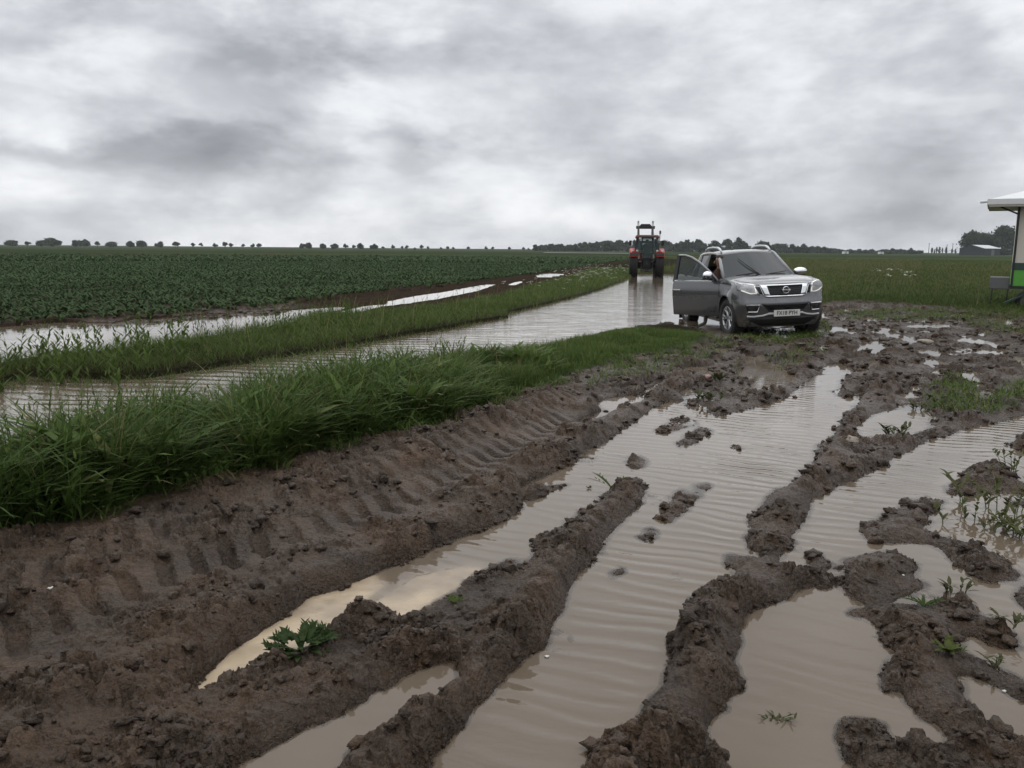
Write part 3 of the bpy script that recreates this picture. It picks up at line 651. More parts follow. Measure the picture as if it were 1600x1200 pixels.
# broad dock-like leaves in loose patches, and dead stalks
dk = (rng.random(n) < .16 * sstep(-.1, .35, fbm(P[:, 0] * 1.1 + 7, P[:, 1] * 1.1, 2, 207))) & (px < 860); Q = P[dk].copy(); nq = len(Q); Q[:, 2] += hh[dk] * .45 * rng.random(nq)
B.add(Q, (.05 + .50 * hh[dk]) * (.6 + .7 * rng.random(nq)), .02 + (.02 + .05 * rng.random(nq)) * np.clip(hh[dk] / .45, .2, 1), rng.random(nq) * TAU, .5 + .6 * rng.random(nq), .3 + .7 * rng.random(nq), 4, np.clip(.7 + .5 * (rng.random(nq) - .4), 0, 1), (rng.random(nq) < .12) * .5, fold=.2, mid=.9)
ds = rng.random(n) < .010; Q = P[ds]; nq = len(Q)
B.add(Q, hh[ds] * (1.0 + .5 * rng.random(nq)), .006, rng.random(nq) * TAU, .15 + .3 * rng.random(nq), .2, 4, .5, .9, prof=.2)
# stray tufts creeping out over the mud
tx = rng.random(60000) * 14 - 7; ty = 3.5 + rng.random(60000) * 11; qx, qy = project(tx, ty, 0.0); gb = look(GAb, qx, qy); tn = fbm(tx * 2.2, ty * 2.2, 3, 209)
ok = (look(CL, qx, qy) == 0) & (gb > .004) & (rng.random(60000) < np.clip(gb * 3, 0, 1)) & (tn > .0) & (qx < 1080); Q = np.stack([tx[ok], ty[ok], height_at(tx[ok], ty[ok]) - .01], -1); Q = np.repeat(Q, 5, 0); Q[:, :2] += rng.normal(0, .025, (len(Q), 2)); nq = len(Q)
B.add(Q, .05 + .10 * rng.random(nq), .005 + .006 * rng.random(nq), rng.random(nq) * TAU, .3 + .6 * rng.random(nq), .3 + .8 * rng.random(nq), 3, .3 + .4 * rng.random(nq), (rng.random(nq) < .15) * .7)
# leafy stems of taller weeds standing out of the bank
def stems(B, P, h, nl, lw, ll, tint, lean=.15, dryv=0.0):
    n = len(P); a = rng.random(n) * TAU
    B.add(P, h, .007, a, lean, .1, 4, tint * .6, dryv, prof=.1)
    for i in range(nl):
        t = (i + 1.0) / (nl + .5); q = P.copy(); off = (lean * t + .1 * t * t) * h
        q[:, 0] += off * np.cos(a); q[:, 1] += off * np.sin(a); q[:, 2] += (t - .03) * h
        s = ll * (1.15 - .75 * t) * (.7 + .6 * rng.random(n))
        B.add(q, s, lw * (1.1 - .6 * t), a + i * 2.4 + rng.random(n), .9, .25, 3, np.clip(tint + .25 * (rng.random(n) - .4), 0, 1), dryv, fold=.2)
P, px, py = scatter(CL, 1, 3400, 4.2, 12, -42, 2)
m = (rng.random(len(P)) < .75) & (px < 720); P, px = P[m], px[m]
stems(B, P, hbank(px) * (.75 + .55 * rng.random(len(P))), 9, .024, .10, np.full(len(P), .45))
tall_grass = tag(B.build("tall_grass", m_tall), "dark green rank grass and broad weeds on the bank beside the mud", "grass", kind='stuff')
# ---- verge between the flooded track and the flooded field edge
B = Blades()
P, px, py = scatter(CL, 2, 520000, 9, 75, -42, 16, .5)
r = np.hypot(P[:, 0], P[:, 1]); n = len(P)
hh = (.20 + .17 * fbm(P[:, 0] * .8, P[:, 1] * .8, 3, 211)) * (.45 + .8 * rng.random(n))
inw = height_at(P[:, 0], P[:, 1]) < -.03
tint = np.clip(.45 + .6 * fbm(P[:, 0] * .5, P[:, 1] * .5, 3, 212) + .4 * (rng.random(n) - .5), 0, 1)
dry = (rng.random(n) < np.where(inw, .3, .08)) * rng.random(n)
B.add(P, hh, np.maximum(.005, .00042 * r) * (.6 + .9 * rng.random(n)), rng.random(n) * TAU, .1 + .5 * rng.random(n), .1 + .9 * rng.random(n), 3, tint, dry)
P, px, py = scatter(CL, 2, 2600, 10, 26, -42, 5); k_ = rng.random(len(P)) < np.where(px < 300, .9, np.where(px < 560, .6, .2)); P, px = P[k_], px[k_]
stems(B, P, .30 + .40 * rng.random(len(P)), 9, np.where(px < 300, .045, .026), np.where(px < 300, .13, .085), np.full(len(P), .3))
P, px, py = scatter(CL, 2, 9000, 14, 60, -42, 16, .6); P = P[rng.random(len(P)) < .25]
B.add(P, .38 + .3 * rng.random(len(P)), .012 + 0 * P[:, 0], rng.normal(.4, 1, len(P)), .2, .25, 3, .5, .75, prof=.3)
verge_grass = tag(B.build("verge_grass", m_verge), "grass strip with seed heads between the flooded track and the crop field", "grass", kind='stuff')
# white umbels in a drift along the far verge
def umbels(P, R):
    V, Fc = [], []; b = 0
    for p, rad in zip(P, R):
        for q in range(11):
            a = rng.random() * TAU; d = rad * math.sqrt(rng.random()); c = p + np.array([d * math.cos(a), d * math.sin(a), .25 * rad - .5 * d * d / rad + .01 * rng.random()])
            s = rad * (.20 + .12 * rng.random()); an = np.arange(6) * TAU / 6 + rng.random(); tl = rng.normal(0, .25, 2)
            V.append(np.stack([c[0] + s * np.cos(an), c[1] + s * np.sin(an), c[2] + s * (tl[0] * np.cos(an) + tl[1] * np.sin(an))], -1)); Fc.append(np.array([[0, 1, 2, 3], [0, 3, 4, 5]]) + b); b += 6
    return np.concatenate(V), np.concatenate(Fc)
P, px, py = scatter(CL, 2, 16000, 22, 62, -5, 14, .7)
m = (rng.random(len(P)) < np.interp(px, [600, 690, 760, 860, 920, 970, 990], [0, .05, .06, .10, .4, .35, 0])); P = P[m]; P[:, 2] += .36 + .3 * rng.random(len(P))
P = P[:300]
o = np_mesh("verge_blossom", *umbels(P, .03 + .04 * rng.random(len(P))), m_white, smooth=False); tag(o, "white umbel blossom scattered through the verge grass near the tractor", "flowers", kind='stuff')
# ---- rough grassland beyond the muddy yard
B = Blades()
P, px, py = scatter(CL, 3, 640000, 22, 190, 6, 42, .42)
r = np.hypot(P[:, 0], P[:, 1]); n = len(P)
hh = (.26 + .22 * fbm(P[:, 0] * .3, P[:, 1] * .3, 3, 221)) * (.35 + .8 * rng.random(n)) * np.interp(r, [22, 27, 34, 60], [.35, .6, 1.1, 1.4])
tint = np.clip(.45 + .75 * fbm(P[:, 0] * .16, P[:, 1] * .16, 3, 222) + .4 * (rng.random(n) - .5), 0, 1)
dry = (rng.random(n) < np.clip(.08 + .4 * fbm(P[:, 0] * .12 + 4, P[:, 1] * .12, 2, 223) + .008 * (r - 32) * (px < 1440), 0, .48)) * (.3 + .6 * rng.random(n))
B.add(P, hh, np.maximum(.008, .00045 * r) * (.6 + .9 * rng.random(n)), rng.random(n) * TAU, .1 + .6 * rng.random(n), .1 + .9 * rng.random(n), 2, tint, dry)
P, px, py = scatter(CL, 3, 3600, 27, 70, 10, 42, .6); P = P[rng.random(len(P)) < .6]
stems(B, P, .35 + .4 * rng.random(len(P)), 7, .035, .11, np.full(len(P), .55))
P, px, py = scatter(CL, 3, 30000, 27, 120, 6, 42, .5); P = P[rng.random(len(P)) < .4]
P = P[rng.random(len(P)) < .22]
B.add(P, .5 + .35 * rng.random(len(P)), np.maximum(.010, .0005 * np.hypot(P[:, 0], P[:, 1])), rng.normal(.4, 1, len(P)), .2, .2, 3, .5, .8, prof=.3)
meadow = tag(B.build("rough_grass", m_mead), "rough green and straw coloured grassland beyond the muddy yard", "grass", kind='stuff')
# ---- grass left on the churned yard
B = Blades()
P, px, py = scatter(PM, 1.0, 260000, 7, 30, 5, 42, 1.0); Q = [P]
for v, keep in ((.6, .9), (.5, .7), (.45, .4), (.35, .4), (.3, .35)):
    P, px, py = scatter(PM, np.float32(v), 240000, 7, 32, 5, 42, 1.0); Q.append(P[rng.random(len(P)) < keep])
P = np.concatenate(Q); g = fbm(P[:, 0] * 1.3, P[:, 1] * 1.3, 3, 231); P = P[(g > -.12) & (height_at(P[:, 0], P[:, 1]) > -.02)]
P = P[rng.random(len(P)) < .75]; n = len(P)
B.add(P, .05 + .11 * rng.random(n), .008 + .008 * rng.random(n), rng.random(n) * TAU, .3 + .5 * rng.random(n), .2 + .8 * rng.random(n), 3, np.clip(.3 + .5 * rng.random(n), 0, 1), (rng.random(n) < .1) * .7)
tag(B.build("yard_grass", m_verge), "thin trodden grass left on the churned yard round the pickup", "grass", kind='stuff')
# ---- the crop: rows of dark leafy plants running away beside the track
B = Blades()
def crop_zone(r0, r1, step, row, nleaf, size, seg):
    d = np.array([.27, .963]); e = np.array([.963, -.27])
    us = np.arange(-260, 260, step); vs = np.arange(-260, 60, row)
    U, Vv = np.meshgrid(us, vs); U = U + rng.normal(0, step * .3, U.shape); Vv = Vv + rng.normal(0, row * .10, U.shape)
    x = (U * d[0] + Vv * e[0]).ravel(); y = (U * d[1] + Vv * e[1]).ravel(); r = np.hypot(x, y)
    m = (r > r0) & (r < r1) & (y > 5) & (np.abs(np.arctan2(x, y)) < .72); x, y = x[m], y[m]
    px, py = project(x, y, 0.0); ok = look(CL, px, py) == 4
    x, y = x[ok], y[ok]; vig = fbm(x * .22, y * .22, 3, 241); vg2 = fbm(x * .05, y * .05, 2, 242)
    # drowned and thin towards the flooded edge
    edge = x + 9.3 - .285 * (y - 16); ok = rng.random(len(x)) < np.clip(1.05 + .9 * vig + sstep(0, -4, edge) * .6 - .35, .12, .97)
    x, y, vig = x[ok], y[ok], vig[ok]; z = height_at(x, y)
    for i in range(nleaf):
        n = len(x); a = i * 2.4 + rng.random(n) * 1.5; P = np.stack([x + .05 * np.cos(a), y + .05 * np.sin(a), z - .01], -1)
        s = size * (.75 + .5 * rng.random(n)) * (1 + .5 * vig)
        B.add(P, s * (.7 + .5 * rng.random(n)), s * .42, a, .5 + .5 * rng.random(n), .3 + .6 * rng.random(n), seg, np.clip(.45 + .6 * vig + .5 * (rng.random(n) - .5), 0, 1), (rng.random(n) < .03) * .5, fold=.25, mid=.8)
crop_zone(13, 42, .22, .50, 11, .13, 2)
crop_zone(42, 95, .36, .55, 8, .18, 2)
crop_zone(95, 215, 1.0, 1.1, 6, .40, 2)
tag(B.build("crop_rows", m_crop), "rows of dark green root crop filling the wide field", "crop", kind='stuff')
# ---- weeds one can count, standing in the mud and the puddles
m_weed = mat_leaf("weed_leaf", (.030, .052, .018), (.078, .105, .026), (.12, .095, .05)); m_stem = simple("weed_stem", (.10, .12, .05), .6)
def rosette(px, py, R, n, label, name="weed_rosette", tint=.35, dry=0.0, up=.7, spread=.1):
    g = ground_at(px, py, 0.03); z = max(hz(g[0], g[1]), 0.0); root = empty(name, (g[0], g[1], z)); tag(root, label, "weed", "weeds in the mud")
    B = Blades(); a = np.arange(n) * 2.4 + rng.random(n) * .5; s = R * (.6 + .5 * rng.random(n))
    q_ = spread * R * np.sqrt(rng.random(n)); a = a + rng.normal(0, .5, n); P = np.stack([q_ * np.cos(a), q_ * np.sin(a), .4 * spread * R * rng.random(n)], -1); s = s * (1 - .5 * spread)
    B.add(P, s * up, s * .46, a, .5 + 1.1 * rng.random(n), .4 + .7 * rng.random(n), 4, np.clip(tint + .3 * (rng.random(n) - .5), 0, 1), dry, fold=.3, mid=.9)
    # toothed edges: small side lobes along each leaf
    for t in (.35, .6, .8):
        for sd in (-1, 1):
            q = P + np.stack([s * up * (1.3 * t) * np.cos(a), s * up * (1.3 * t) * np.sin(a), s * up * (t - .2 * t * t)], -1)
            B.add(q, s * .26, s * .16, a + sd * 1.0, .9, .2, 2, tint, dry)
    B.build("leaves", m_weed, root); return root
def sprig(px, py, h, ns, nl, label, name="weed_sprig", spread=.10, tint=.45, ll=.06, lean=.5):
    g = ground_at(px, py, 0.0); z = min(hz(g[0], g[1]), .1); z = max(z, -.02)
    root = empty(name, (g[0], g[1], z)); tag(root, label, "weed", "weeds in the mud")
    B = Blades()
    for i in range(ns):
        st = MB()
        a = rng.random() * TAU; bx, by = spread * rng.random() * math.cos(a), spread * rng.random() * math.sin(a); hh = h * (.6 + .5 * rng.random()); ln = lean * (.4 + rng.random())
        pts = [(bx + ln * hh * t * t * math.cos(a), by + ln * hh * t * t * math.sin(a), hh * (t - .25 * t * t)) for t in (0, .35, .7, 1)]
        st.tube(pts, [.004, .0035, .0025, .0015], 5); st.build("stem", m_stem, root)
        P = np.array([[bx + ln * hh * t * t * math.cos(a), by + ln * hh * t * t * math.sin(a), hh * (t - .25 * t * t)] for t in np.linspace(.2, 1, nl)])
        B.add(P, ll * (1.2 - .5 * np.linspace(.2, 1, nl)) * (.45 + .6 * rng.random(nl)), ll * .36, rng.random(nl) * TAU, .9, .6, 3, np.clip(tint + .3 * (rng.random(nl) - .5), 0, 1), .25 + .3 * rng.random(nl), fold=.2, mid=.9)
    B.build("leaves", m_weed, root); return root
rosette(472, 1020, .125, 64, "leafy dark green rosette weed on the mud bank beside the pale foaming water", tint=.15, up=.62, spread=.75)
rosette(710, 938, .05, 8, "tiny bright green seedling on the smeared mud left of the long ridge", "seedling", tint=.9)
rosette(1482, 1022, .07, 14, "low yellow green clump on the mud island at the right", "seedling", tint=1.0, dry=.15)
rosette(955, 765, .07, 5, "single upright pale green leaf at the top end of the long mud ridge", "seedling", tint=.7, up=1.6)
rosette(1443, 946, .05, 7, "small dark green seedling on the upper edge of the mud island", "seedling", tint=.4, up=1.2)
rosette(920, 757, .05, 5, "pale leaf lying flat in the puddle left of the long mud ridge", "floating_leaf", tint=.6, dry=.4, up=.35)
sprig(1205, 1122, .045, 5, 5, "olive green sprig floating in the smooth brown puddle", "floating_sprig", .05, .2, .026, 1.2)
sprig(1492, 926, .11, 4, 6, "dark sprig standing in the channel between two mud islands", spread=.05, tint=.2, ll=.05)
sprig(1568, 990, .09, 3, 6, "thin dark sprig on the ridge at the right edge of the puddles", spread=.05, tint=.2, ll=.045)
sprig(1555, 1040, .10, 3, 6, "dead looking sprig in the small puddle on the right", spread=.04, tint=.1, ll=.04)
sprig(1557, 800, .34, 9, 9, "tall straggling weed with many small leaves beside the right mud mound", "straggling_weed", .30, .5, .075, .6)
sprig(1525, 822, .20, 6, 8, "shorter straggling weed leaning over the puddle below the right mud mound", "straggling_weed", .22, .45, .06, .9)
sprig(1590, 838, .14, 6, 7, "pale green sprawling weed at the right edge of the picture", "straggling_weed", .12, .9, .07, .9)
sprig(1586, 745, .30, 6, 8, "spindly weed on top of the right mud mound", "straggling_weed", .15, .4, .06, .4)
sprig(1398, 683, .14, 6, 7, "dark leafy weed standing in the pond beside the grass patch", spread=.10, tint=.2, ll=.08)
sprig(1435, 640, .12, 5, 6, "small weed at the far edge of the pond by the grass patch", spread=.08, tint=.2, ll=.07)
sprig(1108, 628, .15, 6, 6, "dark weed standing in the wet mud left of the wide rut", spread=.12, tint=.1, ll=.09)
sprig(1128, 600, .13, 5, 6, "dark green weed tuft in the wet mud in front of the pickup", spread=.12, tint=.2, ll=.10)
# two flowering clumps in the rough grass
def parsley(px, py, Y, n, spread, label):
    x, _, _ = at_depth(px, Y); root = empty("cow_parsley", (x, Y, hz(x, Y))); tag(root, label, "wildflower", "cow parsley in the rough grass")
    P = []
    for i in range(n):
        st = MB()
        bx, by = rng.normal(0, spread), rng.normal(0, spread * .6); h = .55 + .3 * rng.random(); tx, ty = bx + .1 * rng.normal(), by + .1 * rng.normal()
        st.tube([(bx, by, 0), ((bx + tx) / 2, (by + ty) / 2, h * .55), (tx, ty, h)], [.012, .009, .006], 5); st.build("stem", m_stem, root); P.append((tx, ty, h))
    np_mesh("blossom", *umbels(np.array(P), .13 + .06 * rng.random(n)), m_white, root)
parsley(1385, 424, 38, 6, .55, "left clump of white cow parsley in the rough grass beyond the yard")
parsley(1422, 419, 40, 3, .30, "smaller right clump of white cow parsley in the rough grass")
# ================================================================== PICKUP (local: +Y forward, +X its right side, Z up)
def mat_paint():
    m, nt, b = new_mat("grey_metallic_paint")
    tc = N(nt, 'ShaderNodeTexCoord'); n1 = N(nt, 'ShaderNodeTexNoise', i_Scale=900.0, i_Detail=1.0); n2 = N(nt, 'ShaderNodeTexNoise', i_Scale=2.5, i_Detail=8.0, i_Roughness=.7)
    L(nt, tc.outputs['Object'], n1.inputs['Vector']); L(nt, tc.outputs['Object'], n2.inputs['Vector'])
    col = mixc(nt, n1.outputs['Fac'], (.108, .111, .116), (.140, .143, .148))
    sp = N(nt, 'ShaderNodeSeparateXYZ'); L(nt, tc.outputs['Object'], sp.inputs[0])
    low = math_n(nt, 'SUBTRACT', 1.45, math_n(nt, 'MULTIPLY', sp.outputs[2], 1.75), clamp=True)      # splashed mud along the sills
    d = math_n(nt, 'MULTIPLY', math_n(nt, 'MULTIPLY', math_n(nt, 'SUBTRACT', n2.outputs['Fac'], .38, clamp=True), 4.0, clamp=True), low)
    L(nt, mixc(nt, d, col, (.10, .078, .06)), b.inputs['Base Color'])
    L(nt, math_n(nt, 'MULTIPLY', math_n(nt, 'SUBTRACT', 1.0, d), .75), b.inputs['Metallic'])
    L(nt, math_n(nt, 'ADD', math_n(nt, 'MULTIPLY', d, .40), .26), b.inputs['Roughness'])
    L(nt, math_n(nt, 'MULTIPLY', math_n(nt, 'SUBTRACT', 1.0, d), .95), b.inputs['Coat Weight']); b.inputs['Coat Roughness'].default_value = .05
    return m
def mat_glass(name, col=(.02, .025, .025), clear=.35, tcol=(.75, .80, .79)):
    m, nt, b = new_mat(name); b.inputs['Base Color'].default_value = (*col, 1); b.inputs['Roughness'].default_value = .03
    tr = N(nt, 'ShaderNodeBsdfTransparent'); tr.inputs[0].default_value = (*tcol, 1); mx = N(nt, 'ShaderNodeMixShader')
    fr = N(nt, 'ShaderNodeFresnel', i_IOR=1.5); inv = math_n(nt, 'MULTIPLY', math_n(nt, 'SUBTRACT', 1.0, fr.outputs[0]), clear)
    L(nt, inv, mx.inputs[0]); L(nt, b.outputs[0], mx.inputs[1]); L(nt, tr.outputs[0], mx.inputs[2]); L(nt, mx.outputs[0], nt.nodes['Material Output'].inputs['Surface'])
    return m
M_paint = mat_paint(); M_chrome = simple("chrome", (.80, .81, .82), .20, 1.0, .04); M_black = simple("black_plastic", (.012, .012, .013), .45, var=.2)
M_gloss = simple("gloss_black", (.008, .008, .009), .15); M_rub = simple("tyre_rubber", (.016, .015, .014), .75, bump=.004, dirt=.35); M_alloy = simple("alloy", (.42, .43, .44), .28, .9, .06, dirt=.15)
M_glass = mat_glass("car_glass", clear=.22); M_screen = mat_glass("windscreen_glass", (.035, .039, .041), clear=.015); M_screen.node_tree.nodes["Principled BSDF"].inputs["Specular IOR Level"].default_value = .27; M_house = simple("lamp_reflector", (.78, .79, .80), .35, .15); M_priv = mat_glass("privacy_glass", clear=.15); M_lens = mat_glass("lamp_lens", (.5, .5, .5), .96, (.97, .97, .97)); M_seat = simple("seat_cloth", (.022, .021, .021), .85); M_trim = simple("cabin_trim", (.03, .03, .031), .7)
M_plate = simple("plate_white", (.60, .60, .56), .45, dirt=.08); M_red = simple("tail_red", (.30, .02, .012), .15); M_amber = simple("amber", (.55, .16, .02), .2); M_silver = simple("silver_trim", (.60, .61, .62), .38, .35)
M_lamp, nt_, b_ = new_mat("lamp_lit"); b_.inputs['Base Color'].default_value = (.8, .8, .78, 1); b_.inputs['Emission Color'].default_value = (1, .98, .92, 1); b_.inputs['Emission Strength'].default_value = .8
CAR_RZ = PI + .068; CAR_ROLL = .050
fw_ = ground_at(1144, 520)
_c, _s = math.cos(CAR_RZ), math.sin(CAR_RZ)
CX, CY = fw_[0] - (.79 * _c - 1.575 * _s), fw_[1] - (.79 * _s + 1.575 * _c)
car = empty("pickup_truck", (CX, CY, -.03), CAR_RZ)
car.rotation_euler = (0, CAR_ROLL, CAR_RZ)
tag(car, "grey double cab pickup standing in the mud with its driver door open", "pickup truck")
ip = lambda x, xs, ys: float(np.interp(x, xs, ys))
def z_top(y): return ip(y, [-2.8, .55, 1.0, 1.3, 1.8, 2.2, 2.42, 2.55], [1.16, 1.13, 1.18, 1.185, 1.175, 1.145, 1.10, 1.06])
def w_of(z): return ip(z, [.20, .30, .45, .62, .80, .90, .97, 1.06, 1.13, 1.20], [.80, .86, .895, .908, .922, .925, .918, .905, .875, .845])
def yf_of(z): return ip(z, [.20, .30, .40, .52, .60, .66, .74, .80, .95, .99, 1.03], [2.32, 2.42, 2.475, 2.51, 2.51, 2.47, 2.45, 2.44, 2.415, 2.37, 2.28])
def yr_of(z): return ip(z, [.2, .45, .5, .62, .65, 1.16], [-2.60, -2.70, -2.76, -2.76, -2.70, -2.66])
RX, RY, SW = .24, .42, .14
def zmap(z): return z + .125 * ip(z, [.2, .5], [0, 1])
def zinv(z): return float(np.interp(z, [zmap(q) for q in np.linspace(.1, 1.3, 61)], np.linspace(.1, 1.3, 61)))
def front_pt(u, z, off=0.0): return front_raw(u, zmap(z), off)
def front_raw(u, z, off=0.0):
    """u 0..1 across the front from the middle to the corner, 1..2 round the corner"""
    w, yf = w_of(z), yf_of(zinv(z)); xc = w - RX
    if u <= 1: x = u * xc; y = yf - SW * u ** 2.2; nx, ny = .28 * u, 1.0
    else:
        a = (u - 1) * PI / 2; x = xc + RX * math.sin(a); y = yf - SW - RY * (1 - math.cos(a)); nx, ny = math.sin(a) + .2, math.cos(a)
    l = math.hypot(nx, ny); return (x + off * nx / l, y + off * ny / l, z)
def sx(p, s): return (p[0] * s, p[1], p[2])
def flare(y, z):
    o = 0
    for yc in (1.575, -1.575):
        d = math.hypot(y - yc, z - .40); o = max(o, .040 * max(0, 1 - abs(d - .50) / .10) ** .7 if d > .50 else .040 * (1 if d > .38 else 0))
    return o * min(1, max(0, (.99 - z) / .1))
def outline(v):
    """half outline at height fraction v, from front middle to rear middle"""
    pts = []
    def zz(y): return .24 + v * (z_top(y) - .24)
    zf = .24 + v * (z_top(2.42) - .24)
    for i in range(9): pts.append(front_raw(i / 8, zf))
    for i in range(1, 7): pts.append(front_raw(1 + i / 6, zf + (i / 6) * (zz(2.0) - zf)))
    y0 = pts[-1][1]; yr = yr_of(zf * .97) + .10
    for i in range(1, 96):
        y = y0 + (yr - y0) * i / 95; z = zz(y); x = w_of(z) * ip(y, [-2.7, -2.2, 1.8, 2.1], [.965, 1, 1, 1]) + flare(y, z); pts.append((x, y, z))
    wl = pts[-1][0]; zl = pts[-1][2]
    for i in range(1, 5): a = i / 4 * PI / 2; pts.append((wl - .08 * (1 - math.cos(a)), yr - .09 * math.sin(a), zl))
    for i in range(1, 6): pts.append(((wl - .08) * (1 - i / 5), yr - .09 - .015 * i / 5, zl))
    return pts
VS = [0, .05, .11, .18, .25, .33, .41, .48, .54, .60, .66, .72, .78, .84, .90, .95, .985, 1.0]
rings = [outline(v) for v in VS]; NO = len(rings[0])
b = MB(); full = [[*r, *[sx(p, -1) for p in reversed(r[1:-1])]] for r in rings]
b.grid(full, close_v=True)
def capgrid(r, crown):
    P = []
    for p in r:
        row = []
        for k in range(13):
            t = 1 - k / 6; y = p[1]; c = crown(y, p[0], t)
            row.append((p[0] * t, y, p[2] + c))
        P.append(row)
    return P
def crown_top(y, x, t):
    h = ip(y, [-2.7, .9, 1.1, 2.2, 2.45], [.0, .0, .055, .045, .0]); q = 1 - abs(t) ** 3.2
    return h * q + (.012 * math.exp(-((abs(t) - .62) / .08) ** 2) * ip(y, [.9, 1.2, 2.2, 2.4], [0, 1, 1, 0]))
b.grid(capgrid(rings[-1], crown_top)); b.grid(capgrid(rings[0], lambda *a: 0.0))
body = b.build("body", M_paint, car, auto=.6)
body.data.update()
cutters = []
def cutbox(c, d):
    cb = MB().box(c, d).build("cutter", None); cutters.append(cb)
for s in (-1, 1):
    for y in (1.575, -1.575):
        cutters.append(MB().lathe([(0, .52 * s), (.455, .52 * s), (.455, 1.2 * s), (0, 1.2 * s)], 40, 'x', (0, y, .40)).build("cutter", None))
cutbox((0, -.13, .95), (1.50, 2.14, 1.0)); cutbox((.92, .35, 1.0), (.6, 1.23, 1.06)); cutbox((0, -2.0, 1.2), (1.46, 1.24, .9))
for c in cutters: c.parent = None; c.location = (CX, CY, -.03); c.rotation_euler = (0, CAR_ROLL, CAR_RZ)
bpy.context.view_layer.update()
cut(body, cutters)
MB().box((0, 0, .33), (1.3, 4.6, .14)).box((0, 1.575, .42), (1.3, .9, .2)).build("chassis", M_black, car)
for s in (-1, 1):
    for y in (1.575, -1.575):
        P = [(.50 * s, y + .47 * math.cos(a), .40 + .47 * math.sin(a)) for a in np.linspace(-.15, PI + .15, 18)]; Q = [(.93 * s, p[1], p[2]) for p in P]
        MB().grid([P, Q]).build("wheel_arch_liner", M_black, car, smooth=True)
# ---- cab: roof, pillars, glass
def lerp3(a, b, t): return tuple(a[i] + (b[i] - a[i]) * t for i in range(3))
A0, A1 = (.775, .97, 1.17), (.625, .20, 1.66); C1, C0 = (.60, -1.10, 1.66), (.76, -1.26, 1.13); B0, B1 = (.815, -.28, 1.13), (.645, -.32, 1.69)
# roof with crown
ys = np.linspace(.22, -1.14, 14); roofP = []
def roofz(y): return ip(y, [-1.14, -.9, -.3, .0, .14, .22], [1.70, 1.735, 1.765, 1.757, 1.735, 1.70])
for y in ys:
    wr = ip(y, [-1.14, -.3, .22], [.60, .65, .62]); row = []
    for k in range(15):
        t = k / 7 - 1; row.append((wr * t, y + .06 * (1 - t * t) * (1 if y > .1 else 0), roofz(y) - .045 * abs(t) ** 3 - .02 * abs(t) ** 8))
    roofP.append(row)
roof_in = [[(x, y, z - .05) for x, y, z in r] for r in roofP]
b = MB(); b.grid(roofP); b.grid([list(reversed(r)) for r in roof_in]); 
b.grid([roofP[0], roof_in[0]]); b.grid([roofP[-1], roof_in[-1]]); b.grid([[r[0] for r in roofP], [r[0] for r in roof_in]]); b.grid([[r[-1] for r in roofP], [r[-1] for r in roof_in]])
roof = b.build("roof", M_paint, car, smooth=True)
b = MB(); b.tube([(0, -.75, 1.755), (0, -.82, 1.81), (0, -.86, 1.83)], [.03, .02, .008], 8); b.build("roof_antenna", M_black, roof)
for s in (-1, 1):
    MB().tube([sx(p, s) for p in (A0, lerp3(A0, A1, .5), A1, (.64, .0, 1.692), (.655, -.32, 1.70), (.645, -.75, 1.69), C1)], [.045, .042, .04, .034, .034, .034, .04], 8, sx=1.0).build("roof_pillar", M_paint, car, smooth=True)
    MB().tube([sx(p, s) for p in (C1, lerp3(C1, C0, .5), C0)], [.06, .07, .085], 8).build("rear_pillar", M_paint, car, smooth=True)
    MB().box((.735 * s, -.29, 1.40), (.05, .13, .60), rot=(0, -.29 * s, 0)).build("door_pillar", M_black, car)
def face_out(o, c=(0, 0, .8)):
    me = o.data; d = sum((p.normal.dot(p.center - Vector(c)) for p in me.polygons))
    if d < 0: me.flip_normals()
def patch(cols, name, mat, parent, thick=.0, smooth=True):
    b = MB(); b.grid(cols); o = b.build(name, mat, parent, smooth=smooth); face_out(o)
    if thick: md = o.modifiers.new("t", 'SOLIDIFY'); md.thickness = thick; md.offset = -1
    return o
# windscreen with curvature
cols = []
for k in range(13):
    t = k / 6 - 1
    lo = (.755 * t, 1.12 - .15 * t * t, 1.215 - .02 * t * t); hi = (.60 * t, .265 - .06 * t * t, 1.712 - .045 * t * t)
    cols.append([lerp3(lo, hi, q) for q in np.linspace(0, 1, 6)])
ws = patch(cols, "windscreen", M_screen, car)
b = MB(); b.grid([[(.80 * t, 1.20 - .15 * t * t, 1.222 - .035 * t * t), (.755 * t, 1.10 - .15 * t * t, 1.215 - .02 * t * t)] for t in np.linspace(-1, 1, 13)]); b.build("cowl", M_black, car, smooth=True)
for x0, x1 in ((.52, .02), (-.10, -.62)):
    p0 = (x0, 1.11 - .15 * x0 * x0, 1.24); e = (x1, 1.0 - .15 * x1 * x1, 1.29)
    MB().tube([p0, lerp3(p0, e, .5), e], [.012, .010, .008], 6).build("wiper_and_reflection", M_black, car)
P = [(0.02, 1.115, 1.235), (.20, .80, 1.435), (.30, .52, 1.585)]
MB().tube(P, [.016, .013, .010], 6).build("wiper_and_reflection", M_black, car)  # added dark bar standing in for a reflection on the windscreen
patch([[(.60 * t, -1.13, 1.67), (.74 * t, -1.27, 1.16)] for t in np.linspace(-1, 1, 5)], "rear_window", M_priv, car)
MB().box((.25, .0, 1.60), (.24, .04, .07)).build("rear_view_mirror", M_black, car)
def side_glass(s, pts, name, mat): 
    b = MB(); b.add([sx(p, s) for p in pts], [tuple(range(len(pts)))]); o = b.build(name, mat, car); face_out(o); return o
rear_g = [(.80, -.36, 1.14), (.655, -.40, 1.665), (.628, -.98, 1.65), (.70, -1.14, 1.40), (.785, -1.10, 1.14)]
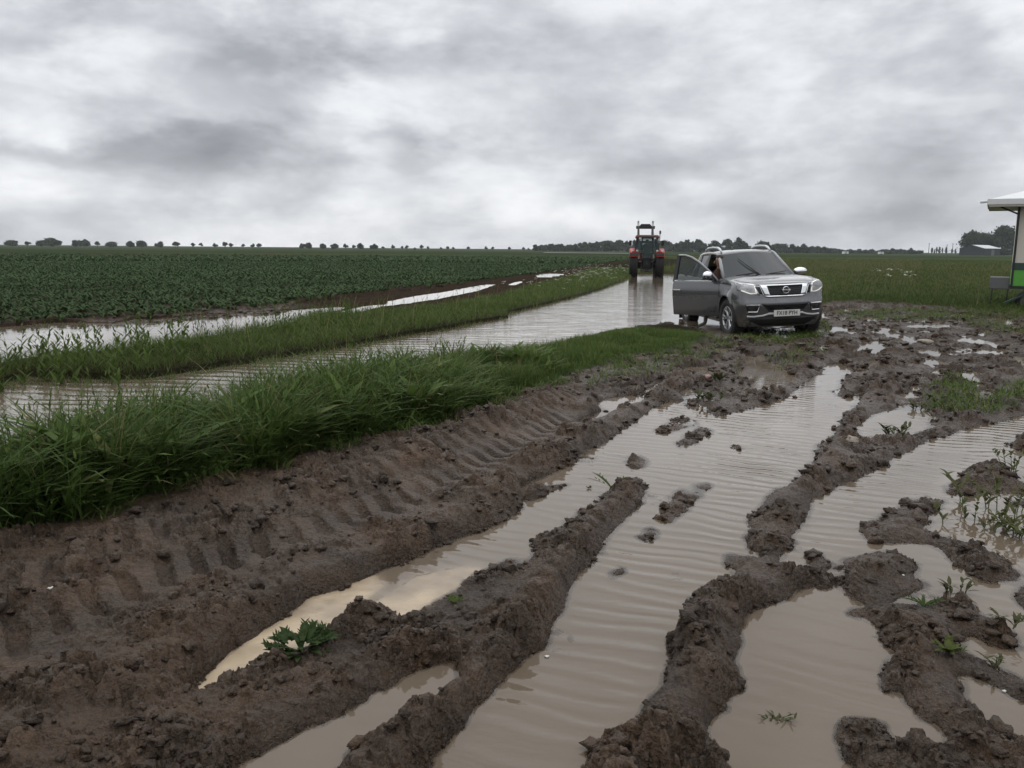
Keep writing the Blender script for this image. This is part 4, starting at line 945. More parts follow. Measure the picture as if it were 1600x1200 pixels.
front_g = [(.80, .90, 1.14), (.80, -.24, 1.14), (.655, -.26, 1.67), (.64, .14, 1.655), (.70, .48, 1.45)]
side_glass(1, rear_g, "rear_side_window", M_priv); side_glass(-1, rear_g, "rear_side_window", M_priv); side_glass(-1, front_g, "front_side_window", M_glass)
for s in (-1, 1):   # bright waist line, rear door handle, shut lines
    MB().tube([(.836 * s, -.36, 1.132), (.836 * s, -1.12, 1.136)], .017, 6).build("waist_trim", M_chrome, car)
    MB().box((.932 * s, -1.02, .93), (.03, .20, .035)).build("rear_door_handle", M_chrome, car, bevel=.008)
    for y in (-.31, -1.24):
        b = MB(); Q = [((w_of(z) + .0015) * s, y + ip(z, [.4, .7, 1.1], [.0, 0, 0]), z) for z in np.linspace(.42, 1.10, 10)]
        b.tube(Q, .005, 4); b.build("shut_line", M_gloss, car)
    MB().tube([(.90 * s, 1.02, .42), (.915 * s, .98, .6), (.905 * s, .99, 1.0)], .005, 4).build("shut_line", M_gloss, car)
# roof rails
for s in (-1, 1):
    P = [(.555 * s, .14, 1.725), (.552 * s, .02, 1.79), (.552 * s, -.12, 1.822), (.555 * s, -.5, 1.83), (.555 * s, -.85, 1.81), (.55 * s, -1.0, 1.77), (.545 * s, -1.08, 1.71)]
    MB().tube(P, [.022, .028, .026, .024, .024, .026, .02], 8).build("roof_rail", M_silver, car, smooth=True)
# load bed: sports bar and low cover
P = [(.70, -1.55, 1.15), (.62, -1.50, 1.48), (.50, -1.48, 1.56), (0, -1.48, 1.575), (-.50, -1.48, 1.56), (-.62, -1.50, 1.48), (-.70, -1.55, 1.15)]
MB().tube(P, .04, 10).build("sports_bar", M_black, car, smooth=True)
for s in (-1, 1):
    MB().tube([(.62 * s, -1.50, 1.48), (.66 * s, -1.95, 1.30), (.70 * s, -2.3, 1.17)], [.035, .03, .03], 8).build("bar_stay", M_black, car, smooth=True)
    MB().box((.87 * s, -2.62, .92), (.11, .10, .40)).build("tail_lamp", M_red, car, bevel=.02)
    MB().box((.90 * s, -2.55, .98), (.08, .10, .10)).build("rear_indicator", M_amber, car, bevel=.02)
    MB().box((.87 * s, 0.02, .345), (.12, 1.9, .05)).build("side_step", M_black, car, bevel=.015)
    MB().box((.80 * s, -2.05, .28), (.02, .03, .30)).box((.80 * s, -2.06, .26), (.28, .02, .34)).build("mud_flap", M_black, car)
# ---- cabin
MB().box((0, .80, 1.02), (1.44, .34, .20)).box((0, .70, .85), (1.40, .3, .3)).build("dashboard", M_trim, car, bevel=.04)
MB().lathe([(.185, 0), (.20, .015), (.215, 0), (.20, -.015), (.185, 0)], 28, 'y', (.37, .50, 1.06)).box((.37, .50, 1.06), (.36, .02, .05)).box((.37, .56, 1.02), (.05, .16, .05)).build("steering_wheel", M_black, car)
for s in (1, -1):
    b = MB().box((.37 * s, -.02, .70), (.50, .52, .16)); st = b.build("seat", M_seat, car, bevel=.05)
    MB().box((.37 * s, -.30, 1.02), (.48, .14, .62), rot=(.18, 0, 0)).build("seat_back", M_seat, st, bevel=.05)
    MB().box((.37 * s, -.37, 1.43), (.26, .10, .18), rot=(.12, 0, 0)).build("headrest", M_seat, st, bevel=.04)
MB().box((0, -.95, .85), (1.40, .5, .3)).box((0, -1.12, 1.1), (1.36, .12, .6)).build("rear_seat", M_seat, car, bevel=.04)
# ---- front end
def fpatch(name, mat, parent, rows, off, s=1, mirror=False):
    """rows: list over height of lists of (u, z)"""
    P = [[sx(front_pt(abs(u), z, off), s * (1 if u >= 0 else -1)) for u, z in r] for r in rows]
    return patch(P, name, mat, parent, thick=.012)
def urow(u0, u1, z0, z1, n=9): return [(u0 + (u1 - u0) * k / (n - 1), z0 + (z1 - z0) * k / (n - 1)) for k in range(n)]
def ulerp(u0l, u1l, z0l, z1l, u0h, u1h, z0h, z1h, name, mat, parent, off, s=1, n=9, m=5):
    rows = []
    for j in range(m):
        q = j / (m - 1); rows.append(urow(u0l + (u0h - u0l) * q, u1l + (u1h - u1l) * q, z0l + (z0h - z0l) * q, z1l + (z1h - z1l) * q, n))
    return fpatch(name, mat, parent, rows, off, s)
XC = w_of(.9) - RX
U = lambda x: x / XC
gr = ulerp(-U(.31), U(.31), .745, .745, -U(.37), U(.37), .935, .935, "grille", M_gloss, car, .014, n=17)
b = MB()
for z in (.775, .815, .855, .895, .925):
    hw = .29 + (z - .745) * .3; b.tube([sx(front_pt(abs(U(x)), z, .022), 1 if x >= 0 else -1) for x in np.linspace(-hw, hw, 13)], .007, 4)
b.build("grille_bar", M_black, gr)
ch = None
for s in (1, -1):   # bright V arms beside the grille, joined by a bar below and a strip above
    o = ulerp(U(.30), U(.40), .735, .745, U(.375), U(.50), .955, .955, "grille_surround", M_chrome, car, .028, s, 5, 5)
    ulerp(U(.42), U(.50), .765, .775, U(.515), U(.60), .935, .930, "intake_slot", M_gloss, car, .016, s, 5, 4)
    MB().tube([sx(front_pt(U(x), z, .024), s) for x, z in ((.505, .935), (.60, .930), (.51, .772), (.43, .765), (.505, .935))], .006, 5).build("slot_trim", M_chrome, o)
    # headlamp: dark housing, bright reflectors, lit strip, clear lens
    h = ulerp(U(.50), 1.55, .770, .865, U(.585), 1.70, .985, 1.02, "headlight", M_house, car, .006, s, 12, 5)
    for ux, uz, rad in ((U(.66), .865, .052), (1.12, .885, .048)):
        c = front_pt(ux, uz, .010); b = MB(); pr = []
        for k in range(16): a = TAU * k / 16; q = front_pt(ux + rad * math.cos(a) / XC, uz + rad * math.sin(a), .022); pr.append(sx(q, s))
        b.add(pr, [tuple(range(16))]); b.build("lamp_bowl", M_house, h)
        b = MB(); pr = [sx(front_pt(ux + .6 * rad * math.cos(TAU * k / 16) / XC, uz + .6 * rad * math.sin(TAU * k / 16), .026), s) for k in range(16)]
        b.add(pr, [tuple(range(16))]); b.build("lamp_projector", M_lens, h)
    D = [(U(.61), .955), (U(.56), .80), (U(.66), .797), (1.15, .825), (1.38, .865)]
    b = MB(); b.tube([sx(front_pt(u, z, .024), s) for u, z in D], .009, 6); b.build("daytime_strip", M_lamp, h)
    D = [(U(.62), .968), (1.1, .99), (1.5, 1.0)]
    b = MB(); b.tube([sx(front_pt(u, z, .022), s) for u, z in D], .007, 6); b.build("daytime_strip", M_lamp, h)
    ulerp(U(.50), 1.55, .770, .865, U(.585), 1.70, .985, 1.02, "lamp_lens", M_lens, h, .034, s, 12, 5)
    # fog lamp pod
    f = ulerp(U(.57), 1.18, .445, .455, U(.50), 1.28, .575, .585, "fog_lamp_pod", M_black, car, .008, s, 8, 4)
    lp = [(U(.56), .445), (U(.64), .442), (1.10, .45), (1.20, .47)]
    b = MB(); b.tube([sx(front_pt(u, z, .020), s) for u, z in [(1.22, .57), (U(.52), .575), (U(.57), .455), (1.15, .455)]], .012, 6); b.build("fog_trim", M_chrome, f)
    pr = [sx(front_pt(1.0 + .052 * math.cos(TAU * k / 16) / XC, .515 + .045 * math.sin(TAU * k / 16), .016), s) for k in range(16)]
    b = MB(); b.add(pr, [tuple(range(16))]); b.build("fog_lens", M_lens, f)
    b = MB(); b.tube([sx(front_pt(u, z, .012), s) for u, z in ((U(.34), .425), (U(.46), .40), (U(.62), .385), (1.2, .39))], .018, 6); b.build("bumper_lip", M_silver, car)
ulerp(-U(.385), U(.385), .722, .722, -U(.40), U(.40), .748, .748, "grille_surround", M_chrome, car, .030, n=13, m=3)
ulerp(-U(.50), U(.50), .945, .945, -U(.52), U(.52), .968, .968, "grille_surround", M_chrome, car, .024, n=17, m=3)
lg_ = ulerp(-U(.36), U(.36), .455, .455, -U(.50), U(.50), .60, .60, "lower_grille", M_gloss, car, .010, n=15)
ulerp(-1.05, 1.05, .25, .25, -1.12, 1.12, .365, .365, "under_bumper", M_black, car, .010, n=21)
b = MB(); b.tube([sx(front_pt(abs(U(x)), .425, .018), 1 if x >= 0 else -1) for x in np.linspace(-.36, .36, 11)], .022, 6); b.build("skid_trim", M_silver, car)
# emblem: ring and bar
ey = front_pt(0, .852, .04)[1]
em = MB().lathe([(.055, 0), (.064, .012), (.073, 0), (.064, -.010), (.055, 0)], 28, 'y', (0, ey + .004, zmap(.852))).build("emblem", M_chrome, car, smooth=True)
MB().box((0, ey + .012, zmap(.852)), (.172, .018, .030)).build("emblem_bar", M_chrome, em, bevel=.004)
def text_mesh(txt, size, loc, rot, mat, parent, name, ext=.002, sxx=1.0, bold=0.0):
    cu = bpy.data.curves.new(name, 'FONT'); cu.body = txt; cu.size = size; cu.extrude = ext; cu.align_x = 'CENTER'; cu.align_y = 'CENTER'; cu.offset = bold
    t = bpy.data.objects.new(name, cu); COL.objects.link(t); bpy.context.view_layer.update()
    me = bpy.data.meshes.new_from_object(t.evaluated_get(bpy.context.evaluated_depsgraph_get())); bpy.data.objects.remove(t)
    o = bpy.data.objects.new(name, me); COL.objects.link(o); me.materials.clear(); me.materials.append(mat)
    o.location = loc; o.rotation_euler = rot; o.scale = (sxx, 1, 1); o.parent = parent; return o
text_mesh("NISSAN", .028, (0, ey + .023, zmap(.852)), (PI / 2, 0, PI), M_black, em, "lettering")
py_ = front_pt(0, .43, .05)[1]
pl = MB().box((0, py_, zmap(.43)), (.53, .012, .125)).build("number_plate", M_plate, car, bevel=.003)
text_mesh("FX18 PYH", .112, (0, py_ + .008, zmap(.43)), (PI / 2, 0, PI), M_black, pl, "lettering", sxx=.88, bold=.0012)
# bonnet creases
for s in (1, -1):
    MB().tube([(.78 * s, 1.05, 1.187), (.80 * s, 1.5, 1.187), (.76 * s, 2.0, 1.163), (.64 * s, 2.2, 1.135)], .004, 4).build("bonnet_gap", M_gloss, car)
# ---- wing mirrors
def mirror(parent, c, s):
    P = []
    for k in range(9):
        t = k / 8 * PI; r = math.sin(t) ** .55
        P.append([(c[0] + (-.165 + .33 * k / 8) * s, c[1] + .085 * r * math.cos(a) * (1.2 if math.cos(a) > 0 else .5), c[2] + .088 * r * math.sin(a)) for a in np.linspace(0, TAU, 14, endpoint=False)])
    o = MB().grid(P, close_v=True).build("wing_mirror", M_chrome, parent, smooth=True)
    MB().tube([(c[0] - .17 * s, c[1] - .01, c[2] - .10), (c[0] - .05 * s, c[1], c[2] - .06)], [.035, .03], 8).box((c[0], c[1] - .01, c[2] - .065), (.19, .09, .04)).build("mirror_foot", M_black, o)
    return o
mirror(car, (-1.01, .72, 1.26), -1)
# ---- driver's door, swung open about its front hinge
door = None
HX, HY = .905, 1.08
def dpt(y, z, o=0.0): return (w_of(z) + o - HX, y - HY, z)
zs = np.linspace(.38, 1.125, 12); yd = np.linspace(1.07, -.165, 10)
outer = [[dpt(y, z) for z in zs] for y in yd]; inner = [[(p[0] - .075 + .03 * (abs(i - 4.5) > 4), p[1], p[2]) for p in r] for i, r in enumerate(outer)]
b = MB(); b.grid(outer); b.grid([list(reversed(r)) for r in inner])
b.grid([outer[0], inner[0]]); b.grid([outer[-1], inner[-1]]); b.grid([[r[0] for r in outer], [r[0] for r in inner]]); b.grid([[r[-1] for r in outer], [r[-1] for r in inner]])
door = b.build("driver_door", M_paint, car, auto=.7); door.location = (HX, HY, 0); door.rotation_euler = (0, 0, math.radians(37)); door['label'] = "driver door swung wide open"
def fp(p): return (p[0] - HX, p[1] + .055 - HY, p[2])
fr = [(.80, .93, 1.12), (.745, .66, 1.33), (.69, .36, 1.52), (.655, .12, 1.635), (.645, -.05, 1.68), (.648, -.24, 1.69)]
MB().tube([fp(p) for p in fr], [.032, .030, .030, .032, .032, .032], 8).build("window_frame", M_paint, door, smooth=True)
MB().box(fp((.728, -.235, 1.40)), (.045, .085, .60), rot=(0, -.285, 0)).build("door_pillar_cover", M_black, door)
MB().add([fp(p) for p in [(.80, .90, 1.12), (.745, .64, 1.32), (.69, .34, 1.51), (.66, .10, 1.62), (.65, -.2, 1.67), (.80, -.2, 1.12)]], [(0, 1, 2, 3, 4, 5)]).build("door_window", M_glass, door)
MB().tube([fp((.838, .80, 1.128)), fp((.838, -.21, 1.132))], .018, 6).build("waist_trim", M_chrome, door)
MB().box(fp((.940, -.08, .935)), (.03, .20, .04)).build("door_handle", M_chrome, door, bevel=.008)
MB().box(fp((.80, .25, .78)), (.08, .70, .07)).box(fp((.80, .35, .55)), (.07, .8, .14)).build("door_trim", M_trim, door, bevel=.02)
mirror(door, fp((1.02, .80, 1.27)), 1)
# ---- wheels
def car_wheel(s, y, steer=0.0):
    prof = [(.245, -.11), (.30, -.128), (.352, -.130), (.378, -.110), (.383, -.06), (.383, .06), (.378, .110), (.352, .130), (.30, .128), (.245, .11)]
    w = empty("wheel", (.79 * s, y, .385), steer); w.parent = car
    t = MB().lathe(prof + [prof[0]], 48, 'x').build("tyre", M_rub, w, smooth=True)
    b = MB()
    for k in range(40):
        a = TAU * k / 40
        for q in (-.06, .06):
            b.box((q, .386 * math.cos(a + q), .386 * math.sin(a + q)), (.13, .018, .036), rot=(a + q, 0, 0))
    tr = b.build("tread", M_rub, w)
    MB().lathe([(.250, -.1), (.255, .105 * s), (.235, .112 * s), (.225, .085 * s), (.22, -.1), (.250, -.1)], 40, 'x').lathe([(0, .0 * s), (.22, .0 * s), (.22, -.02 * s), (0, -.02 * s)], 32, 'x').build("rim", M_alloy, w, smooth=False)
    b = MB()
    for k in range(6):
        for d in (-.16, .16):
            a = TAU * k / 6 + d * .6; a2 = TAU * k / 6 + d * 1.35
            b.tube([(.075 * s, .05 * math.cos(a), .05 * math.sin(a)), (.085 * s, .15 * math.cos(a), .15 * math.sin(a)), (.095 * s, .238 * math.cos(a2), .238 * math.sin(a2))], [.020, .017, .019], 6)
    b.lathe([(0, .085 * s), (.055, .082 * s), (.065, .06 * s), (0, .04 * s)], 20, 'x'); b.build("spokes", M_alloy, w, smooth=False)
    MB().lathe([(0, .02 * s), (.16, .02 * s), (.16, .005 * s), (0, .005 * s)], 28, 'x').build("brake_disc", M_black, w)
for s in (1, -1): car_wheel(s, 1.575, .10); car_wheel(s, -1.575)
# ================================================================== the driver, turned on the seat with one foot down in the mud
M_skin = simple("skin", (.36, .21, .15), .5); M_coat = simple("rust_brown_jacket", (.075, .034, .022), .85, var=.2); M_jean = simple("dark_trousers", (.020, .021, .024), .85); M_boot = simple("muddy_boot", (.10, .085, .07), .6, var=.3); M_hair = simple("brown_hair", (.030, .018, .011), .7)
def skin_body(name, J, E, mat, parent=None, loc=(0, 0, 0), rz=0.0, sub=2, root=0):
    me = bpy.data.meshes.new(name); keys = list(J); me.from_pydata([J[k][0] for k in keys], [(keys.index(a), keys.index(b)) for a, b in E], [])
    o = bpy.data.objects.new(name, me); COL.objects.link(o)
    sm = o.modifiers.new("skin", 'SKIN'); sm.use_smooth_shade = True
    for i, k in enumerate(keys):
        r = J[k][1]; r = r if isinstance(r, tuple) else (r, r)
        me.skin_vertices[0].data[i].radius = r; me.skin_vertices[0].data[i].use_root = (i == root)
    ss = o.modifiers.new("sub", 'SUBSURF'); ss.levels = ss.render_levels = sub
    bpy.context.view_layer.update(); bake(o); o.data.materials.clear()
    for mm in (mat if isinstance(mat, list) else [mat]): o.data.materials.append(mm)
    if parent: o.parent = parent
    o.location = loc; o.rotation_euler = (0, 0, rz); return o
def person_mesh(name, hip, head, sh_l, sh_r, el_l, wr_l, el_r, wr_r, kn_l, an_l, to_l, kn_r, an_r, to_r, mats, lat, loc, rz):
    V3 = Vector; hip, head = V3(hip), V3(head); lat = V3(lat).normalized(); up = (head - hip).normalized()
    fwd = up.cross(lat)
    J = {'hip': (hip, (.15, .11)), 'waist': (hip + up * .16, (.135, .10)), 'chest': (hip + up * .36, (.165, .115)), 'neck0': (hip + up * .50, .075), 'neck1': (head - up * .13, .052),
         'head0': (head - up * .05, (.070, .082)), 'head1': (head + up * .05, (.078, .092)), 'head2': (head + up * .11, (.05, .06))}
    E = [('hip', 'waist'), ('waist', 'chest'), ('chest', 'neck0'), ('neck0', 'neck1'), ('neck1', 'head0'), ('head0', 'head1'), ('head1', 'head2')]
    for nm, sh, el, wr in (('l', sh_l, el_l, wr_l), ('r', sh_r, el_r, wr_r)):
        sh, el, wr = V3(sh), V3(el), V3(wr); J['sh' + nm] = (sh, .068); J['el' + nm] = (el, .048); J['wr' + nm] = (wr, .030); hd = (wr - el).normalized()
        J['pa' + nm] = (wr + hd * .07, (.040, .018)); E += [('chest', 'sh' + nm), ('sh' + nm, 'el' + nm), ('el' + nm, 'wr' + nm), ('wr' + nm, 'pa' + nm)]
        side = hd.cross(V3((0, 0, 1))); side = side.normalized() if side.length > .1 else V3((1, 0, 0))
        for f, (o, ln) in enumerate(((-.028, .065), (-.009, .078), (.010, .074), (.028, .058))):
            J[f'f{f}{nm}'] = (wr + hd * (.10 + ln * .4) + side * o + V3((0, 0, -.006)), .009); J[f'g{f}{nm}'] = (wr + hd * (.10 + ln * .85) + side * o + V3((0, 0, -.030)), .007); E += [('pa' + nm, f'f{f}{nm}'), (f'f{f}{nm}', f'g{f}{nm}')]
        J['t' + nm] = (wr + hd * .06 + side * -.055 + V3((0, 0, -.012)), .010); E += [('wr' + nm, 't' + nm)]
    for nm, kn, an, to, sg in (('l', kn_l, an_l, to_l, -1), ('r', kn_r, an_r, to_r, 1)):
        J['th' + nm] = (hip + lat * .10 * sg + (V3(kn) - hip) * .18, .095); J['kn' + nm] = (V3(kn), .062); J['an' + nm] = (V3(an), .046); J['to' + nm] = (V3(to), (.046, .034))
        E += [('hip', 'th' + nm), ('th' + nm, 'kn' + nm), ('kn' + nm, 'an' + nm), ('an' + nm, 'to' + nm)]
    o = skin_body(name, J, E, mats, None, loc, rz)
    # colour by region: 0 jacket, 1 trousers, 2 skin, 3 boots
    keys = list(J); kv = np.array([J[k][0] for k in keys])
    reg = []
    for k in keys:
        reg.append(2 if k.startswith(('head', 'neck1', 'pa', 'f', 'g')) or k in ('tl', 'tr') else 3 if k[:2] in ('an', 'to') else 1 if k in ('hip', 'thl', 'thr', 'knl', 'knr') else 0)
    reg = np.array(reg)
    cent = np.empty(len(o.data.polygons) * 3); o.data.polygons.foreach_get('center', cent); cent = cent.reshape(-1, 3)
    A = np.array([J[a][0] for a, b_ in E]); Bv = np.array([J[b_][0] for a, b_ in E]); ra = [reg[keys.index(a)] for a, b_ in E]; rb = [reg[keys.index(b_)] for a, b_ in E]
    mi = np.zeros(len(cent), np.int32)
    d = Bv - A; tt = np.clip(((cent[:, None] - A[None]) * d[None]).sum(-1) / (d * d).sum(-1)[None], 0, 1); q = np.linalg.norm(cent[:, None] - A[None] - tt[..., None] * d[None], axis=-1); bi = q.argmin(1)
    for i, e in enumerate(bi): mi[i] = ra[e] if tt[i, e] < .6 else rb[e]
    o.data.polygons.foreach_set('material_index', mi)
    o.data.polygons.foreach_set("use_smooth", np.ones(len(mi), bool))
    # hair and facial features
    fd = fwd
    b = MB(); P = []
    for i in range(8):
        ph = i / 7 * PI * .56; row = []
        for k in range(16):
            a = TAU * k / 16; r = .103; dirv = lat * math.sin(ph) * math.cos(a) + fd * math.sin(ph) * math.sin(a) * 1.12 + up * math.cos(ph) * 1.12
            p = head + up * .035 + dirv * r - fd * .012
            if math.sin(a) > .35 and ph > .75: p = head + up * .035 + (lat * math.sin(.75) * math.cos(a) + fd * math.sin(.75) * math.sin(a) * 1.1 + up * math.cos(.75)) * r
            row.append(p)
        P.append(row)
    b.grid(P, close_v=True).build("hair", M_hair, o, smooth=True)
    b = MB(); b.tube([head + fd * .088 + up * .02, head + fd * .115 - up * .02, head + fd * .09 - up * .03], [.010, .015, .010], 8); b.build("nose", M_skin, o, smooth=True)
    for sg in (-1, 1):
        MB().lathe([(0, .011), (.008, .008), (.011, 0), (.008, -.008), (0, -.011)], 10, 'z', tuple(head + fd * .082 + up * .022 + lat * .032 * sg)).build("eye", M_gloss, o, smooth=True)
        MB().tube([head + lat * .080 * sg + up * .03 - fd * .01, head + lat * .096 * sg + up * .0 - fd * .015, head + lat * .082 * sg - up * .03], [.010, .016, .010], 8).build("ear", M_skin, o, smooth=True)
    MB().tube([head + fd * .088 - up * .052 + lat * -.022, head + fd * .096 - up * .055, head + fd * .088 - up * .052 + lat * .022], [.003, .006, .003], 6).build("mouth", M_red, o)
    return o
drv = person_mesh("person", (.58, .08, .86), (.71, .22, 1.50), (.60, .33, 1.28), (.66, -.04, 1.27), (.66, .50, 1.10), (.60, .60, 1.14), (.80, -.02, 1.03), (.86, .12, .86),
    (.93, .26, .80), (1.00, .34, .12), (1.16, .36, .06), (.92, .04, .74), (.99, .07, .36), (1.13, .09, .33), [M_coat, M_jean, M_skin, M_boot], (-.15, -1, 0), (CX, CY, -.03), CAR_RZ)
tag(drv, "person in rust brown jacket and dark trousers sitting behind the open pickup door", "person")
# ================================================================== TRACTOR seen from behind, driving away along the flooded track (local +Y forward)
M_tred = simple("tractor_red", (.42, .030, .020), .4, dirt=.25); M_tgrey = simple("tractor_grey", (.05, .05, .05), .6, dirt=.3); M_tdark = simple("tractor_black", (.016, .016, .016), .65, dirt=.2)
M_tglass = mat_glass("cab_glass", (.05, .09, .085), .6); M_ptip = simple("worn_steel", (.34, .34, .33), .35, .8)
M_troof = simple("faded_red_roof", (.16, .035, .025), .55, dirt=.4)
tg = ground_at(1013, 433); TX, TY = tg[0], tg[1] + 1.0
TRZ = -.12
tr = empty("tractor", (TX, TY, -.12), TRZ); tr.scale = (.90, 1, 1); tag(tr, "red tractor with front loader driving away along the flooded track", "tractor")
def ag_wheel(x, y, R, wd, name):
    s = 1 if x > 0 else -1; w = empty(name, (x, y, R), 0); w.parent = tr; h = wd / 2
    pr = [(R * .55, -h * .75), (R * .8, -h), (R * .93, -h * .98), (R * .955, -h * .5), (R * .96, 0), (R * .955, h * .5), (R * .93, h * .98), (R * .8, h), (R * .55, h * .75)]
    t = MB().lathe(pr + [pr[0]], 44, 'x').build("tyre", M_rub, w, smooth=True)
    b = MB(); n = 20
    for k in range(n):
        for sd in (-1, 1):
            P = []
            for q in np.linspace(0, 1, 5):
                a = TAU * (k + .5 * (sd > 0)) / n + q * .30; P.append((sd * h * (q * .98 - .02), R * .985 * math.cos(a) * (1 - .03 * q), R * .985 * math.sin(a) * (1 - .03 * q)))
            b.tube(P, R * .030, 4)
    b.build("tread_lugs", M_rub, w)
    MB().lathe([(R * .56, -h * .7), (R * .58, h * .72 * 1), (R * .52, h * .70), (R * .50, .1 * h * s), (.12, .05 * h * s), (.12, .35 * h * s), (0, .35 * h * s), (0, -.2 * h), (R * .5, -.3 * h), (R * .56, -h * .7)], 32, 'x').build("rim", M_tred, w)
    return w
ag_wheel(-.92, 0, .90, .60, "rear_wheel"); ag_wheel(.92, 0, .90, .60, "rear_wheel"); ag_wheel(-.88, 2.6, .66, .48, "front_wheel"); ag_wheel(.88, 2.6, .66, .48, "front_wheel")
MB().box((0, .1, .95), (.62, .9, .75)).box((0, 1.0, .95), (.5, 1.6, .6)).tube([(-.8, 0, .9), (.8, 0, .9)], .16, 12).build("transmission", M_tdark, tr, bevel=.03)
b = MB(); b.tube([(-.8, 2.6, .68), (.8, 2.6, .68)], .10, 10); b.build("front_axle", M_tdark, tr)
P = []
for y, z, w in ((1.15, 1.75, .42), (1.9, 1.72, .42), (2.8, 1.62, .38), (3.15, 1.5, .34), (3.25, 1.2, .32)):
    P.append([(-w, y, .95), (-w, y, z - .15), (-w * .7, y, z), (w * .7, y, z), (w, y, z - .15), (w, y, .95)])
MB().grid(P).build("bonnet", M_tred, tr, auto=.5)
for s in (-1, 1):
    P = []
    for a in np.linspace(-.75, 1.05, 12):
        rr_ = 1.03; P.append([(s * .60, -rr_ * math.sin(a) * .98, .9 + rr_ * math.cos(a)), (s * 1.20, -rr_ * math.sin(a) * .98, .9 + rr_ * math.cos(a)), (s * 1.235, -rr_ * math.sin(a) * .96, .86 + rr_ * math.cos(a) * .97)])
    f = MB().grid(P).build("fender", M_tred, tr, smooth=True); md = f.modifiers.new("t", 'SOLIDIFY'); md.thickness = .04
    MB().box((s * .90, -.86, 1.56), (.62, .06, .20)).build("fender_skirt", M_tgrey, f, bevel=.02)
    for x in (.70, 1.05): MB().box((s * x, -.80, 1.78), (.16, .10, .10)).build("tail_lamp", M_plate, f, bevel=.02)
    MB().box((s * .88, -.86, 1.70), (.34, .06, .09)).build("rear_light", M_red, f, bevel=.01)
# cab
cab = MB()
for s in (-1, 1):
    cab.tube([(s * .84, -.62, 1.55), (s * .74, -.52, 2.62)], .05, 6); cab.tube([(s * .80, .30, 1.2), (s * .70, .30, 2.62)], .04, 6); cab.tube([(s * .72, 1.10, 1.5), (s * .62, .98, 2.62)], .045, 6)
    cab.tube([(s * .40, -.66, 1.25), (s * .36, -.56, 2.6)], .04, 6)
cab.tube([(-.84, -.62, 1.60), (.84, -.62, 1.60)], .04, 6).tube([(-.74, -.52, 2.60), (.74, -.52, 2.60)], .05, 6)
cab.box((0, .2, 1.2), (1.3, 1.5, .1)); cabo = cab.build("cab_frame", M_tdark, tr)
MB().box((0, .22, 2.70), (1.70, 1.85, .16), taper=(.90, .93)).build("cab_roof", M_troof, tr, bevel=.05, seg=3)
MB().box((0, .22, 2.60), (1.62, 1.80, .06)).build("roof_lining", M_tdark, tr)
MB().box((.0, -.70, 2.66), (1.2, .05, .09)).build("roof_rear_panel", M_tgrey, tr)
for s in (-1, 1): MB().box((s * .52, -.72, 2.56), (.16, .08, .10)).build("work_lamp", M_plate, tr, bevel=.015)
def pane(pts, name): b = MB(); b.add(pts, [tuple(range(len(pts)))]); o = b.build(name, M_tglass, cabo); face_out(o, (0, .2, 2)); return o
pane([(-.38, -.66, 1.3), (.38, -.66, 1.3), (.35, -.55, 2.58), (-.35, -.55, 2.58)], "rear_pane")
for s in (-1, 1):
    pane([(s * .42, -.65, 1.6), (s * .82, -.63, 1.6), (s * .73, -.53, 2.58), (s * .38, -.55, 2.58)], "rear_corner_pane")
    pane([(s * .85, -.58, 1.6), (s * .86, .28, 1.3), (s * .76, .28, 2.58), (s * .75, -.5, 2.58)], "side_pane"); pane([(s * .80, .32, 1.3), (s * .73, 1.08, 1.5), (s * .63, .98, 2.58), (s * .70, .32, 2.58)], "door_pane")
pane([(-.70, 1.10, 1.7), (.70, 1.10, 1.7), (.62, .99, 2.58), (-.62, .99, 2.58)], "front_pane")
MB().box((0, -.05, 1.55), (.52, .5, .14)).box((0, -.30, 1.90), (.50, .12, .62)).build("seat", M_tdark, tr, bevel=.05)
b = MB(); b.lathe([(.19, 0), (.205, .015), (.22, 0), (.205, -.015), (.19, 0)], 20, 'y', (0, .62, 1.92)); b.tube([(0, .62, 1.92), (0, .9, 1.5)], .03, 6); b.build("steering_column", M_tdark, tr)
# linkage, hitch, mirrors, exhaust
b = MB()
for s in (-1, 1):
    b.tube([(s * .28, -.35, .62), (s * .42, -1.15, .52)], .045, 6); b.tube([(s * .30, -.40, 1.35), (s * .40, -.85, 1.28)], .045, 6); b.tube([(s * .40, -.85, 1.28), (s * .40, -.95, .55)], .028, 6)
b.tube([(-.42, -1.12, .52), (.42, -1.12, .52)], .035, 6); b.tube([(0, -.45, 1.1), (0, -1.0, .9)], .05, 6); b.box((0, -.55, .55), (.30, .25, .22)); b.box((0, -.45, 1.0), (.5, .2, .5)); b.build("rear_linkage", M_tdark, tr)
MB().tube([(.80, 1.0, 2.0), (.95, 1.05, 2.2), (.96, 1.05, 2.95)], [.035, .03, .03], 8).box((.97, 1.03, 2.98), (.13, .09, .20)).build("exhaust_stack", M_tdark, tr)
for s in (-1, 1):
    m = MB().tube([(s * .70, .9, 2.35), (s * 1.12, .95, 2.40), (s * 1.14, .95, 2.2)], .018, 6).build("mirror_arm", M_tdark, tr); MB().box((s * 1.16, .93, 2.28), (.20, .06, .32)).build("mirror", M_tdark, m, bevel=.02)
